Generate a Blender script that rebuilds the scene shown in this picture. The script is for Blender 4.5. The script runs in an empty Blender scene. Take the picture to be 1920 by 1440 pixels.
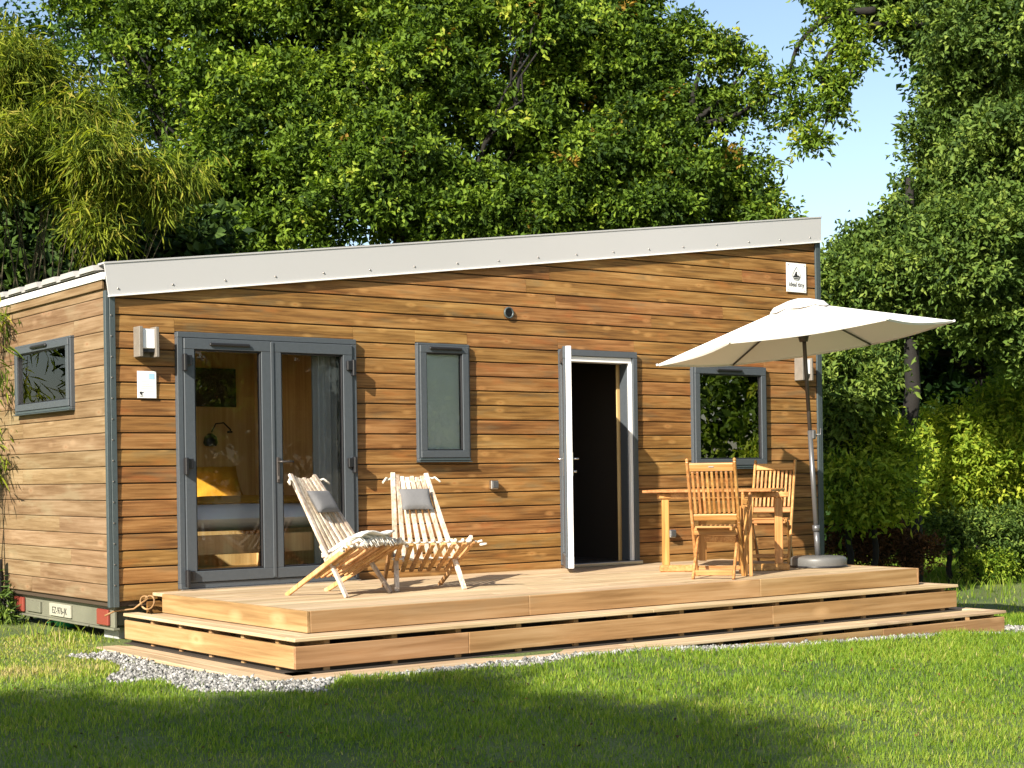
import bpy, math, random
import numpy as np
from mathutils import Vector, Matrix
random.seed(7)
RNG = np.random.default_rng(11)
C = bpy.context.scene.collection
S = bpy.context.scene

# ------------------------------------------------------------------ camera, sky, sun
YAW, PITCH, ROLL, FPX, PPY = -0.6394, -0.0019, -0.0144, 2998.056, 897.5948
CAM = Vector((-5.1719, -12.4708, 0.8995))
fw = Vector((-math.sin(YAW)*math.cos(PITCH), math.cos(YAW)*math.cos(PITCH), math.sin(PITCH)))
r0 = Vector((math.cos(YAW), math.sin(YAW), 0)); u0 = r0.cross(fw)
cr, sr = math.cos(ROLL), math.sin(ROLL)
rt = cr*r0 + sr*u0; up = -sr*r0 + cr*u0
cam = bpy.data.cameras.new('camera'); co = bpy.data.objects.new('camera', cam); C.objects.link(co)
cam.sensor_width = 36; cam.lens = 36*FPX/1920; cam.shift_y = (PPY-720)/1920
cam.clip_start = 0.1; cam.clip_end = 600
co.matrix_world = Matrix(((rt.x, up.x, -fw.x, CAM.x), (rt.y, up.y, -fw.y, CAM.y), (rt.z, up.z, -fw.z, CAM.z), (0, 0, 0, 1)))
S.camera = co
SUN = Vector((.79, .335, -.515)).normalized()          # travel direction
EL = math.asin(-SUN.z); AZ = math.atan2(-SUN.x, -SUN.y)
w = bpy.data.worlds.new('World'); S.world = w; w.use_nodes = True
nt = w.node_tree; bg = nt.nodes['Background']
sky = nt.nodes.new('ShaderNodeTexSky'); sky.sky_type = 'NISHITA'; sky.sun_disc = False
sky.sun_elevation = EL; sky.sun_rotation = AZ; sky.dust_density = 1.0; sky.ozone_density = 0.5; sky.air_density = 1.0
nt.links.new(sky.outputs[0], bg.inputs[0]); bg.inputs[1].default_value = 0.085
sl = bpy.data.lights.new('sun', 'SUN'); sl.energy = 5.0; sl.angle = math.radians(.55); sl.color = (1, .92, .79)
so = bpy.data.objects.new('sun', sl); C.objects.link(so)
so.rotation_euler = SUN.to_track_quat('-Z', 'Y').to_euler()
S.view_settings.view_transform = 'Standard'; S.view_settings.look = 'None'
S.view_settings.exposure = 1.2; S.view_settings.gamma = 1; S.view_settings.use_curve_mapping = False
S.render.engine = 'CYCLES'
S.cycles.max_bounces = 8; S.cycles.diffuse_bounces = 3; S.cycles.transparent_max_bounces = 12

def at(px, py, d):
    """world point seen at photo pixel (1920x1440) at depth d"""
    return CAM + d*(fw + (px-960)/FPX*rt - (py-PPY)/FPX*up)

# ------------------------------------------------------------------ tagging
def tag(o, label=None, cat=None, group=None, kind=None):
    if label: o['label'] = label
    if cat: o['category'] = cat
    if group: o['group'] = group
    if kind: o['kind'] = kind
    return o
def empty(name, loc=(0, 0, 0), rz=0, label=None, cat=None, group=None):
    o = bpy.data.objects.new(name, None); C.objects.link(o); o.location = loc; o.rotation_euler = (0, 0, rz)
    o.empty_display_size = .2
    return tag(o, label, cat, group)

# ------------------------------------------------------------------ mesh builder
def basis(d):
    d = Vector(d).normalized(); h = Vector((0, 0, 1)) if abs(d.z) < .95 else Vector((1, 0, 0))
    a = h.cross(d).normalized(); b = d.cross(a)
    return a, b
class MB:
    def __init__(s): s.v = []; s.f = []; s.sm = []
    def add(s, vs, fs, smooth=False):
        n = len(s.v); s.v += [tuple(v) for v in vs]; s.f += [tuple(i+n for i in f) for f in fs]; s.sm += [smooth]*len(fs)
        return s
    def box(s, x0, x1, y0, y1, z0, z1, c=0.0):
        if c <= 0:
            vs = [(x, y, z) for x in (x0, x1) for y in (y0, y1) for z in (z0, z1)]
            return s.add(vs, [(0, 1, 3, 2), (4, 6, 7, 5), (0, 4, 5, 1), (2, 3, 7, 6), (0, 2, 6, 4), (1, 5, 7, 3)])
        return s.obox(((x0+x1)/2, (y0+y1)/2, (z0+z1)/2), (x1-x0, y1-y0, z1-z0), None, c)
    def obox(s, c, size, M=None, ch=0.0):
        """box, centre c, full size, orientation matrix M (3x3), chamfer ch"""
        hx, hy, hz = [q/2 for q in size]; c = Vector(c)
        if ch <= 0:
            vs = [Vector((x, y, z)) for x in (-hx, hx) for y in (-hy, hy) for z in (-hz, hz)]
            fs = [(0, 1, 3, 2), (4, 6, 7, 5), (0, 4, 5, 1), (2, 3, 7, 6), (0, 2, 6, 4), (1, 5, 7, 3)]
        else:
            ch = min(ch, hx*.9, hy*.9, hz*.9)
            vs = []; idx = {}
            for sx in (-1, 1):
                for sy in (-1, 1):
                    for sz in (-1, 1):
                        for ax in range(3):
                            p = [sx*(hx-ch), sy*(hy-ch), sz*(hz-ch)]; p[ax] = (sx, sy, sz)[ax]*(hx, hy, hz)[ax]
                            idx[(sx, sy, sz, ax)] = len(vs); vs.append(Vector(p))
            fs = []
            for ax in range(3):
                for sg in (-1, 1):
                    o = [a for a in range(3) if a != ax]; q = []
                    for (a, b) in ((-1, -1), (1, -1), (1, 1), (-1, 1)):
                        k = [0, 0, 0]; k[ax] = sg; k[o[0]] = a; k[o[1]] = b; q.append(idx[(*k, ax)])
                    fs.append(tuple(q))
            for ax in range(3):
                o = [a for a in range(3) if a != ax]
                for a in (-1, 1):
                    for b in (-1, 1):
                        q = []
                        for (t, fa) in ((-1, o[0]), (1, o[0]), (1, o[1]), (-1, o[1])):
                            k = [0, 0, 0]; k[ax] = t; k[o[0]] = a; k[o[1]] = b; q.append(idx[(*k, fa)])
                        fs.append(tuple(q))
            for sx in (-1, 1):
                for sy in (-1, 1):
                    for sz in (-1, 1): fs.append(tuple(idx[(sx, sy, sz, ax)] for ax in range(3)))
        if M is not None: vs = [M @ v for v in vs]
        return s.add([v+c for v in vs], fs)
    def bar(s, p, q, wd, th, side=None, ch=0.0):
        """rectangular bar p->q, width wd along 'side', thickness th"""
        p = Vector(p); q = Vector(q); d = (q-p); L = d.length; d = d/L
        if side is None: a, b = basis(d)
        else:
            a = Vector(side); a = (a - a.dot(d)*d).normalized(); b = d.cross(a)
        M = Matrix((a, b, d)).transposed()
        return s.obox((p+q)/2, (wd, th, L), M, ch)
    def tube(s, pts, r, n=8, cap=True):
        pts = [Vector(p) for p in pts]; rs = r if isinstance(r, (list, tuple)) else [r]*len(pts)
        vs = []; fs = []; pa = None
        for i, p in enumerate(pts):
            d = (pts[min(i+1, len(pts)-1)] - pts[max(i-1, 0)])
            if d.length < 1e-9: d = Vector((0, 0, 1))
            d.normalize()
            if pa is None: a, b = basis(d)
            else:
                a = (pa - pa.dot(d)*d)
                a = a.normalized() if a.length > 1e-6 else basis(d)[0]; b = d.cross(a)
            pa = a
            for k in range(n):
                t = 2*math.pi*k/n; vs.append(p + rs[i]*(math.cos(t)*a + math.sin(t)*b))
        for i in range(len(pts)-1):
            for k in range(n):
                k2 = (k+1) % n; fs.append((i*n+k, i*n+k2, (i+1)*n+k2, (i+1)*n+k))
        s.add(vs, fs, True)
        if cap:
            m = len(s.v) - len(vs)
            s.f.append(tuple(m+k for k in range(n))[::-1]); s.f.append(tuple(m+(len(pts)-1)*n+k for k in range(n))); s.sm += [False, False]
        return s
    def lathe(s, c, prof, n=24, smooth=True):
        """prof: list of (r,z)"""
        vs = []; fs = []
        for (r, z) in prof:
            for k in range(n):
                t = 2*math.pi*k/n; vs.append((c[0]+r*math.cos(t), c[1]+r*math.sin(t), c[2]+z))
        for i in range(len(prof)-1):
            for k in range(n):
                k2 = (k+1) % n; fs.append((i*n+k, i*n+k2, (i+1)*n+k2, (i+1)*n+k))
        return s.add(vs, fs, smooth)
    def prism(s, poly, a0, a1, axis='x'):
        """poly: list of 2D; axis x -> (y,z) extruded in x ; y -> (x,z) extruded in y; z -> (x,y)"""
        n = len(poly)
        def P(p, a):
            if axis == 'x': return (a, p[0], p[1])
            if axis == 'y': return (p[0], a, p[1])
            return (p[0], p[1], a)
        vs = [P(p, a0) for p in poly]+[P(p, a1) for p in poly]
        fs = [(i, (i+1) % n, n+(i+1) % n, n+i) for i in range(n)]+[tuple(range(n))[::-1], tuple(range(n, 2*n))]
        return s.add(vs, fs)
    def build(s, name, mat=None, parent=None, kind=None, label=None, cat=None, group=None, loc=None):
        me = bpy.data.meshes.new(name); me.from_pydata(s.v, [], s.f)
        me.polygons.foreach_set('use_smooth', s.sm)
        if mat: me.materials.append(mat)
        # consistent normals
        import bmesh
        bm = bmesh.new(); bm.from_mesh(me); bmesh.ops.recalc_face_normals(bm, faces=bm.faces); bm.to_mesh(me); bm.free()
        me.update()
        o = bpy.data.objects.new(name, me); C.objects.link(o)
        if parent: o.parent = parent
        if loc: o.location = loc
        return tag(o, label, cat, group, kind)
def copy_tree(o, parent=None):
    c = o.copy(); C.objects.link(c); c.parent = parent
    for ch in list(o.children): copy_tree(ch, c)
    return c

# ------------------------------------------------------------------ materials
def nmat(name):
    m = bpy.data.materials.new(name); m.use_nodes = True; n = m.node_tree
    return m, n, n.nodes['Principled BSDF']
def plain(name, col, rough=.5, metal=0, bump=0, bscale=60, var=0.0, spec=.5):
    m, n, p = nmat(name); p.inputs['Base Color'].default_value = (*col, 1); p.inputs['Roughness'].default_value = rough
    p.inputs['Metallic'].default_value = metal; p.inputs['Specular IOR Level'].default_value = spec
    if bump or var:
        tc = n.nodes.new('ShaderNodeTexCoord'); nz = n.nodes.new('ShaderNodeTexNoise'); nz.inputs['Scale'].default_value = bscale
        nz.inputs['Detail'].default_value = 6
        n.links.new(tc.outputs['Object'], nz.inputs['Vector'])
        if bump:
            b = n.nodes.new('ShaderNodeBump'); b.inputs['Strength'].default_value = bump; b.inputs['Distance'].default_value = .01
            n.links.new(nz.outputs['Fac'], b.inputs['Height']); n.links.new(b.outputs[0], p.inputs['Normal'])
        if var:
            mx = n.nodes.new('ShaderNodeMix'); mx.data_type = 'RGBA'
            nz2 = n.nodes.new('ShaderNodeTexNoise'); nz2.inputs['Scale'].default_value = bscale*.12; nz2.inputs['Detail'].default_value = 5
            n.links.new(tc.outputs['Object'], nz2.inputs['Vector'])
            mr = n.nodes.new('ShaderNodeMapRange'); mr.inputs[1].default_value = .3; mr.inputs[2].default_value = .7
            n.links.new(nz2.outputs['Fac'], mr.inputs[0]); n.links.new(mr.outputs[0], mx.inputs[0])
            mx.inputs[6].default_value = (*[c*(1-var) for c in col], 1); mx.inputs[7].default_value = (*[min(1, c*(1+var)) for c in col], 1)
            n.links.new(mx.outputs[2], p.inputs['Base Color'])
    return m
def wood(name, cols, axis='x', gs=1.0, rough=.6, knots=.5, rnd=.25, bump=.25, patch=None):
    """cols: dark, mid, light ; axis = grain axis in object coords ; per object random offset + tone"""
    m, n, p = nmat(name); L = n.links.new; N = n.nodes.new
    tc = N('ShaderNodeTexCoord'); oi = N('ShaderNodeObjectInfo')
    cx = N('ShaderNodeCombineXYZ'); ml = N('ShaderNodeMath'); ml.operation = 'MULTIPLY'; ml.inputs[1].default_value = 57.0
    L(oi.outputs['Random'], ml.inputs[0]); [L(ml.outputs[0], cx.inputs[i]) for i in range(3)]
    ad = N('ShaderNodeVectorMath'); ad.operation = 'ADD'; L(tc.outputs['Object'], ad.inputs[0]); L(cx.outputs[0], ad.inputs[1])
    def mapping(along, across):
        mp = N('ShaderNodeMapping'); sc = [across]*3; sc['xyz'.index(axis)] = along
        mp.inputs['Scale'].default_value = sc; L(ad.outputs[0], mp.inputs['Vector']); return mp
    m1 = mapping(1.6*gs, 42*gs); n1 = N('ShaderNodeTexNoise'); n1.inputs['Scale'].default_value = 1; n1.inputs['Detail'].default_value = 7
    n1.inputs['Roughness'].default_value = .6; n1.inputs['Distortion'].default_value = .4; L(m1.outputs[0], n1.inputs['Vector'])
    m2 = mapping(.9*gs, 7*gs); n2 = N('ShaderNodeTexNoise'); n2.inputs['Scale'].default_value = 1; n2.inputs['Detail'].default_value = 3; L(m2.outputs[0], n2.inputs['Vector'])
    mixf = N('ShaderNodeMath'); mixf.operation = 'MULTIPLY_ADD'; mixf.inputs[1].default_value = .55; L(n1.outputs['Fac'], mixf.inputs[0])
    h = N('ShaderNodeMath'); h.operation = 'MULTIPLY'; h.inputs[1].default_value = .45; L(n2.outputs['Fac'], h.inputs[0]); L(h.outputs[0], mixf.inputs[2])
    rp = N('ShaderNodeValToRGB'); e = rp.color_ramp.elements
    e[0].position = .38; e[0].color = (*cols[0], 1); e[1].position = .62; e[1].color = (*cols[2], 1)
    k = e.new(.5); k.color = (*cols[1], 1); L(mixf.outputs[0], rp.inputs[0]); col = rp.outputs[0]
    def mix(fac, a, b, blend='MIX'):
        mx = N('ShaderNodeMix'); mx.data_type = 'RGBA'; mx.blend_type = blend
        if isinstance(fac, float): mx.inputs[0].default_value = fac
        else: L(fac, mx.inputs[0])
        L(a, mx.inputs[6])
        if isinstance(b, tuple): mx.inputs[7].default_value = (*b, 1)
        else: L(b, mx.inputs[7])
        return mx.outputs[2]
    if patch:
        for i, (pc, lo, hi, am) in enumerate(patch):
            m3 = mapping(1.5*gs, 7.0*gs); m3.inputs['Location'].default_value = (3.1*i+1, 5.7*i, 2.3*i)
            n3 = N('ShaderNodeTexNoise'); n3.inputs['Scale'].default_value = 1.3; n3.inputs['Detail'].default_value = 4; L(m3.outputs[0], n3.inputs['Vector'])
            mr = N('ShaderNodeMapRange'); mr.inputs[1].default_value = lo; mr.inputs[2].default_value = hi; mr.inputs[4].default_value = am
            L(n3.outputs['Fac'], mr.inputs[0]); col = mix(mr.outputs[0], col, pc)
    if knots:
        mk = mapping(2.6*gs, 6.5*gs); vo = N('ShaderNodeTexVoronoi'); vo.inputs['Scale'].default_value = 1.0; vo.inputs['Randomness'].default_value = 1; L(mk.outputs[0], vo.inputs['Vector'])
        a = N('ShaderNodeMapRange'); a.inputs[1].default_value = .24; a.inputs[2].default_value = .05; a.inputs[3].default_value = 0; a.inputs[4].default_value = knots; L(vo.outputs['Distance'], a.inputs[0])
        col = mix(a.outputs[0], col, tuple(min(1, c*1.4) for c in cols[2]))
        b = N('ShaderNodeMapRange'); b.inputs[1].default_value = .10; b.inputs[2].default_value = .04; b.inputs[3].default_value = 0; b.inputs[4].default_value = knots; L(vo.outputs['Distance'], b.inputs[0])
        col = mix(b.outputs[0], col, (cols[1][0]*.95, cols[1][1]*.62, cols[1][2]*.5))
    # per object tone
    hs = N('ShaderNodeHueSaturation'); mv = N('ShaderNodeMapRange'); mv.inputs[3].default_value = 1-rnd; mv.inputs[4].default_value = 1+rnd*.8
    L(oi.outputs['Random'], mv.inputs[0]); L(mv.outputs[0], hs.inputs['Value'])
    m7 = N('ShaderNodeMath'); m7.operation = 'MULTIPLY'; m7.inputs[1].default_value = 7.31; L(oi.outputs['Random'], m7.inputs[0])
    fr = N('ShaderNodeMath'); fr.operation = 'FRACT'; L(m7.outputs[0], fr.inputs[0])
    mh = N('ShaderNodeMapRange'); mh.inputs[3].default_value = .492; mh.inputs[4].default_value = .508; L(fr.outputs[0], mh.inputs[0]); L(mh.outputs[0], hs.inputs['Hue'])
    L(col, hs.inputs['Color']); L(hs.outputs[0], p.inputs['Base Color'])
    p.inputs['Roughness'].default_value = rough; p.inputs['Specular IOR Level'].default_value = .3
    b = N('ShaderNodeBump'); b.inputs['Strength'].default_value = bump; b.inputs['Distance'].default_value = .004
    L(n1.outputs['Fac'], b.inputs['Height']); L(b.outputs[0], p.inputs['Normal'])
    return m
SCOL = ((.105, .046, .012), (.228, .110, .031), (.33, .180, .062))
SP = [((.32, .115, .028), .56, .72, .5), ((.13, .105, .055), .56, .74, .5)]
M = {}
M['siding'] = wood('siding_wood', SCOL, 'x', 1.25, .62, .6, .07, .5, SP)
M['siding_side'] = wood('siding_wood_end', tuple(tuple(c*k for c, k in zip(t, (1.0, 1.05, 1.15))) for t in ((.13, .072, .030), (.195, .120, .056), (.26, .172, .09))), 'y', 1, .65, .5, .12, .3, [((.27, .22, .13), .55, .72, .5)])
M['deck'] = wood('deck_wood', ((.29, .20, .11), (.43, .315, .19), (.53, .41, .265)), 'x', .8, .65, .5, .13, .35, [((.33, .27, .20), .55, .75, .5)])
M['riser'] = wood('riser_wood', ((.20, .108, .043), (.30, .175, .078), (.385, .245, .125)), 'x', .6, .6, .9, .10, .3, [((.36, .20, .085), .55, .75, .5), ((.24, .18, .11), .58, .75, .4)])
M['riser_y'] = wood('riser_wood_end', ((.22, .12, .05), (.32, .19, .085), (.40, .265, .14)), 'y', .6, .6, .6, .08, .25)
M['deck_y'] = wood('deck_wood_end', ((.31, .215, .125), (.43, .315, .195), (.53, .41, .27)), 'y', .8, .65, .4, .1, .3)
M['teak'] = wood('teak', ((.24, .10, .026), (.38, .18, .056), (.50, .27, .10)), 'z', 1.2, .42, .15, .14, .15)
M['teak_x'] = wood('teak_flat', ((.24, .10, .026), (.38, .18, .056), (.50, .27, .10)), 'x', 1.2, .42, .15, .14, .15)
M['ash'] = wood('weathered_wood', ((.30, .22, .15), (.50, .40, .30), (.68, .60, .50)), 'z', 1.2, .65, .1, .2, .3)
M['ash_warm'] = wood('weathered_wood_warm', ((.33, .15, .05), (.47, .25, .10), (.58, .36, .18)), 'z', 1.2, .6, .1, .2, .25)
M['pine'] = wood('pine_lining', ((.42, .25, .10), (.52, .33, .14), (.60, .42, .20)), 'z', .5, .5, .4, .05, .1)
M['grey'] = plain('anthracite_frame', (.062, .072, .082), .42, 0, .05, 300, .06)
M['grey_trim'] = plain('anthracite_trim', (.050, .066, .070), .45, 0, .05, 200, .08)
M['hinge'] = plain('black_plastic', (.012, .012, .014), .4)
M['fascia'] = plain('cream_sheet_metal', (.435, .432, .43), .42, 0, .06, 4, .02)
M['whitepvc'] = plain('white_plastic', (.80, .80, .79), .4)
M['whitepaint'] = plain('white_flashing', (.78, .77, .74), .45, 0, 0, 20, .04)
M['screw'] = plain('screw_steel', (.30, .28, .26), .35, .9)
M['steel'] = plain('brushed_steel', (.55, .55, .55), .3, 1)
M['roof'] = plain('roof_sheet', (.36, .35, .33), .5, 0, .1, 30, .1)
M['core'] = plain('wall_core', (.05, .032, .018), .8)
M['dark'] = plain('shade_dark', (.035, .026, .018), .8)  # near-black: darkness of the kitchen and the deck gaps is in this colour
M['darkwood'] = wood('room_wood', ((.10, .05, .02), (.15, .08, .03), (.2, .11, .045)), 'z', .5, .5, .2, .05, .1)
M['lampbody'] = plain('lamp_grey_timber', (.17, .15, .125), .6, 0, .2, 120, .12)
M['opal'] = plain('opal_plastic', (.85, .85, .85), .35)
M['paper'] = plain('sign_white', (.82, .82, .80), .45)
M['ink'] = plain('sign_ink', (.02, .02, .022), .5)
M['inkblue'] = plain('sign_blue', (.35, .55, .72), .5)
M['inkgrey'] = plain('sign_grey', (.55, .55, .55), .5)
M['bedsheet'] = plain('bed_linen', (.82, .83, .86), .85, 0, .5, 9, .04)
M['yellow'] = plain('mustard_fabric', (.62, .31, .02), .85, 0, .4, 40, .08)
M['curtain'] = plain('grey_curtain', (.34, .34, .33), .9, 0, .2, 60, .05)
M['blind'] = plain('grey_blind', (.50, .54, .50), .8, 0, 0, 30, .04)
M['grey_pillow'] = plain('grey_pillow_fabric', (.13, .128, .13), .9, 0, .35, 40, .08)
M['cream'] = plain('cream_blanket', (.74, .72, .66), .95, 0, .6, 50, .05)
M['rope'] = plain('rope', (.66, .60, .50), .9, 0, .5, 120, .12)
M['canopy'] = None
M['pole'] = plain('grey_pole', (.13, .13, .135), .35, .5)
M['poledark'] = plain('dark_pole', (.07, .06, .055), .4, .3)
M['basegrey'] = plain('grey_plastic_base', (.105, .104, .10), .42, 0, .04, 200, .05)
M['bark'] = plain('bark', (.007, .0055, .004), .9, 0, 1.0, 14, .3)  # near-black bark, the shade on the trunks put into its colour
M['barkmoss'] = plain('mossy_bark', (.07, .06, .03), .9, 0, 1.0, 10, .35)
M['trailer'] = plain('trailer_paint', (.15, .15, .11), .55, 0, .2, 20, .15)
M['redlamp'] = plain('red_lens', (.22, .045, .032), .25)
M['plate'] = plain('number_plate', (.36, .35, .28), .4)
M['rubber'] = plain('rubber', (.015, .015, .015), .8)
M['greenp'] = plain('green_plastic', (.01, .22, .09), .4)
M['concrete'] = plain('concrete', (.36, .36, .35), .9, 0, .4, 60, .12)
# canopy fabric: diffuse + a little translucency
m, n, p = nmat('canopy_fabric'); tr = n.nodes.new('ShaderNodeBsdfTranslucent'); tr.inputs[0].default_value = (.70, .60, .48, 1)
p.inputs['Base Color'].default_value = (.80, .78, .75, 1); p.inputs['Roughness'].default_value = .9
mx = n.nodes.new('ShaderNodeMixShader'); mx.inputs[0].default_value = .07; n.links.new(p.outputs[0], mx.inputs[1]); n.links.new(tr.outputs[0], mx.inputs[2])
n.links.new(mx.outputs[0], n.nodes['Material Output'].inputs[0]); M['canopy'] = m
# glass
def glass(name, tint, boost=1.0):
    m = bpy.data.materials.new(name); m.use_nodes = True; n = m.node_tree; n.nodes.remove(n.nodes['Principled BSDF'])
    t = n.nodes.new('ShaderNodeBsdfTransparent'); t.inputs[0].default_value = (*tint, 1)
    g = n.nodes.new('ShaderNodeBsdfGlossy'); g.inputs['Roughness'].default_value = 0.0; g.inputs[0].default_value = (.95, .95, .95, 1)
    f = n.nodes.new('ShaderNodeFresnel'); f.inputs[0].default_value = 1.36
    ml = n.nodes.new('ShaderNodeMath'); ml.operation = 'MULTIPLY'; ml.inputs[1].default_value = boost; ml.use_clamp = True; n.links.new(f.outputs[0], ml.inputs[0])
    mx = n.nodes.new('ShaderNodeMixShader'); n.links.new(ml.outputs[0], mx.inputs[0]); n.links.new(t.outputs[0], mx.inputs[1]); n.links.new(g.outputs[0], mx.inputs[2])
    n.links.new(mx.outputs[0], n.nodes['Material Output'].inputs[0]); return m
M['glass'] = glass('window_glass', (.98, .985, .98), 1.0)
M['glass_dark'] = glass('window_glass_double', (.55, .58, .57), 8.5)
def leafmat(name, stops, trans=.35, rough=.62, gloss=.14):
    m, n, p = nmat(name); at_ = n.nodes.new('ShaderNodeAttribute'); at_.attribute_name = 'tone'
    rp = n.nodes.new('ShaderNodeValToRGB'); e = rp.color_ramp.elements
    e[0].position = stops[0][0]; e[0].color = (*stops[0][1], 1); e[1].position = stops[-1][0]; e[1].color = (*stops[-1][1], 1)
    for (q, c) in stops[1:-1]: k = e.new(q); k.color = (*c, 1)
    n.links.new(at_.outputs['Fac'], rp.inputs[0]); n.links.new(rp.outputs[0], p.inputs['Base Color'])
    p.inputs['Roughness'].default_value = rough; p.inputs['Specular IOR Level'].default_value = gloss
    t = n.nodes.new('ShaderNodeBsdfTranslucent'); g = n.nodes.new('ShaderNodeMix'); g.data_type = 'RGBA'; g.blend_type = 'MULTIPLY'; g.inputs[0].default_value = 1
    n.links.new(rp.outputs[0], g.inputs[6]); g.inputs[7].default_value = (1.25, 1.3, .55, 1); n.links.new(g.outputs[2], t.inputs[0])
    mx = n.nodes.new('ShaderNodeMixShader'); mx.inputs[0].default_value = trans; n.links.new(p.outputs[0], mx.inputs[1]); n.links.new(t.outputs[0], mx.inputs[2])
    n.links.new(mx.outputs[0], n.nodes['Material Output'].inputs[0]); return m
M['oak'] = leafmat('oak_leaves', [(0, (.022, .046, .010)), (.35, (.082, .145, .016)), (.7, (.20, .29, .030)), (.93, (.33, .38, .05)), (1, (.30, .19, .035))])
M['oak_dark'] = leafmat('laurel_leaves', [(0, (.018, .040, .012)), (.5, (.085, .145, .026)), (1, (.23, .30, .055))], .28, .6, .16)
M['bamboo'] = leafmat('bamboo_leaves', [(0, (.035, .06, .010)), (.45, (.12, .175, .020)), (.8, (.29, .33, .032)), (1, (.36, .30, .07))], .4)
M['limeleaf'] = leafmat('yellow_green_leaves', [(0, (.05, .11, .014)), (.5, (.20, .29, .026)), (1, (.46, .50, .055))], .4)
M['brownleaf'] = leafmat('dry_brown_leaves', [(0, (.03, .02, .01)), (.5, (.08, .04, .02)), (1, (.20, .09, .035))], .2)
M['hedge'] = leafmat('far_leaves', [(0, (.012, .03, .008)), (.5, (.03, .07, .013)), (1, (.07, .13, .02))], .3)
M['grassblade'] = leafmat('grass_blades', [(0, (.045, .105, .010)), (.4, (.128, .225, .018)), (.75, (.25, .325, .033)), (.9, (.38, .38, .09)), (1, (.46, .38, .17))], .38, .55, .2)
# ground
m, n, p = nmat('lawn_soil'); L = n.links.new
tc = n.nodes.new('ShaderNodeTexCoord'); a = n.nodes.new('ShaderNodeTexNoise'); a.inputs['Scale'].default_value = .9; a.inputs['Detail'].default_value = 10; L(tc.outputs['Object'], a.inputs['Vector'])
rp = n.nodes.new('ShaderNodeValToRGB'); e = rp.color_ramp.elements; e[0].position = .35; e[0].color = (.05, .085, .014, 1); e[1].position = .68; e[1].color = (.12, .15, .035, 1)
L(a.outputs['Fac'], rp.inputs[0]); L(rp.outputs[0], p.inputs['Base Color']); p.inputs['Roughness'].default_value = .95
b = n.nodes.new('ShaderNodeTexNoise'); b.inputs['Scale'].default_value = 40; L(tc.outputs['Object'], b.inputs['Vector'])
bp = n.nodes.new('ShaderNodeBump'); bp.inputs['Distance'].default_value = .03; L(b.outputs['Fac'], bp.inputs['Height']); L(bp.outputs[0], p.inputs['Normal'])
M['soil'] = m
M['gravelbed'] = plain('gravel_bed', (.26, .25, .22), .95, 0, .8, 60, .2)
m, n, p = nmat('gravel_stones'); oi = n.nodes.new('ShaderNodeAttribute'); oi.attribute_name = 'tone'
rp = n.nodes.new('ShaderNodeValToRGB'); e = rp.color_ramp.elements; e[0].color = (.07, .068, .06, 1); e[1].color = (.42, .41, .385, 1); n.links.new(oi.outputs['Fac'], rp.inputs[0]); n.links.new(rp.outputs[0], p.inputs['Base Color']); p.inputs['Roughness'].default_value = .85
M['stone'] = m

# ------------------------------------------------------------------ numpy meshes
def np_mesh(name, V, loops, starts, totals, tone, mat, parent=None, **k):
    me = bpy.data.meshes.new(name)
    me.vertices.add(len(V)); me.vertices.foreach_set('co', V.astype(np.float32).ravel())
    me.loops.add(len(loops)); me.loops.foreach_set('vertex_index', loops.astype(np.int32))
    me.polygons.add(len(starts)); me.polygons.foreach_set('loop_start', starts.astype(np.int32)); me.polygons.foreach_set('loop_total', totals.astype(np.int32))
    me.update(calc_edges=True)
    at_ = me.attributes.new('tone', 'FLOAT', 'POINT'); at_.data.foreach_set('value', tone.astype(np.float32))
    me.materials.append(mat)
    o = bpy.data.objects.new(name, me); C.objects.link(o)
    if parent: o.parent = parent
    return tag(o, k.get('label'), k.get('cat'), k.get('group'), k.get('kind'))
def unit(a): return a/np.maximum(np.linalg.norm(a, axis=1, keepdims=True), 1e-9)
def leaf_geo(P, D, Nn, Ln, Wd, fold=.25):
    """P base, D direction, Nn normal, lengths, widths -> verts (n*4), 2 tris each folded along midrib"""
    D = unit(D); S_ = unit(np.cross(D, Nn)); Nn = np.cross(S_, D)
    Ln = Ln[:, None]; Wd = Wd[:, None]
    v0 = P; v2 = P + D*Ln - Nn*Ln*.12; mid = P + D*Ln*.5
    v1 = mid + S_*Wd*.5 + Nn*Wd*fold; v3 = mid - S_*Wd*.5 + Nn*Wd*fold
    V = np.stack([v0, v1, v2, v3], 1).reshape(-1, 3); n = len(P); b = np.arange(n)*4
    loops = np.stack([b, b+1, b+2, b, b+2, b+3], 1).ravel()
    return V, loops
def tri_mesh(name, V, loops, tone, mat, parent=None, **k):
    nt_ = len(loops)//3
    return np_mesh(name, V, loops, np.arange(nt_)*3, np.full(nt_, 3), tone, mat, parent, **k)
def vnoise(X, s, seed=0):
    r = np.random.default_rng(seed); out = 0
    for i in range(7):
        k = r.normal(size=X.shape[1])*s*(1+.35*i); out = out + np.sin(X @ k + r.uniform(0, 6.28))
    return out/7
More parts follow.
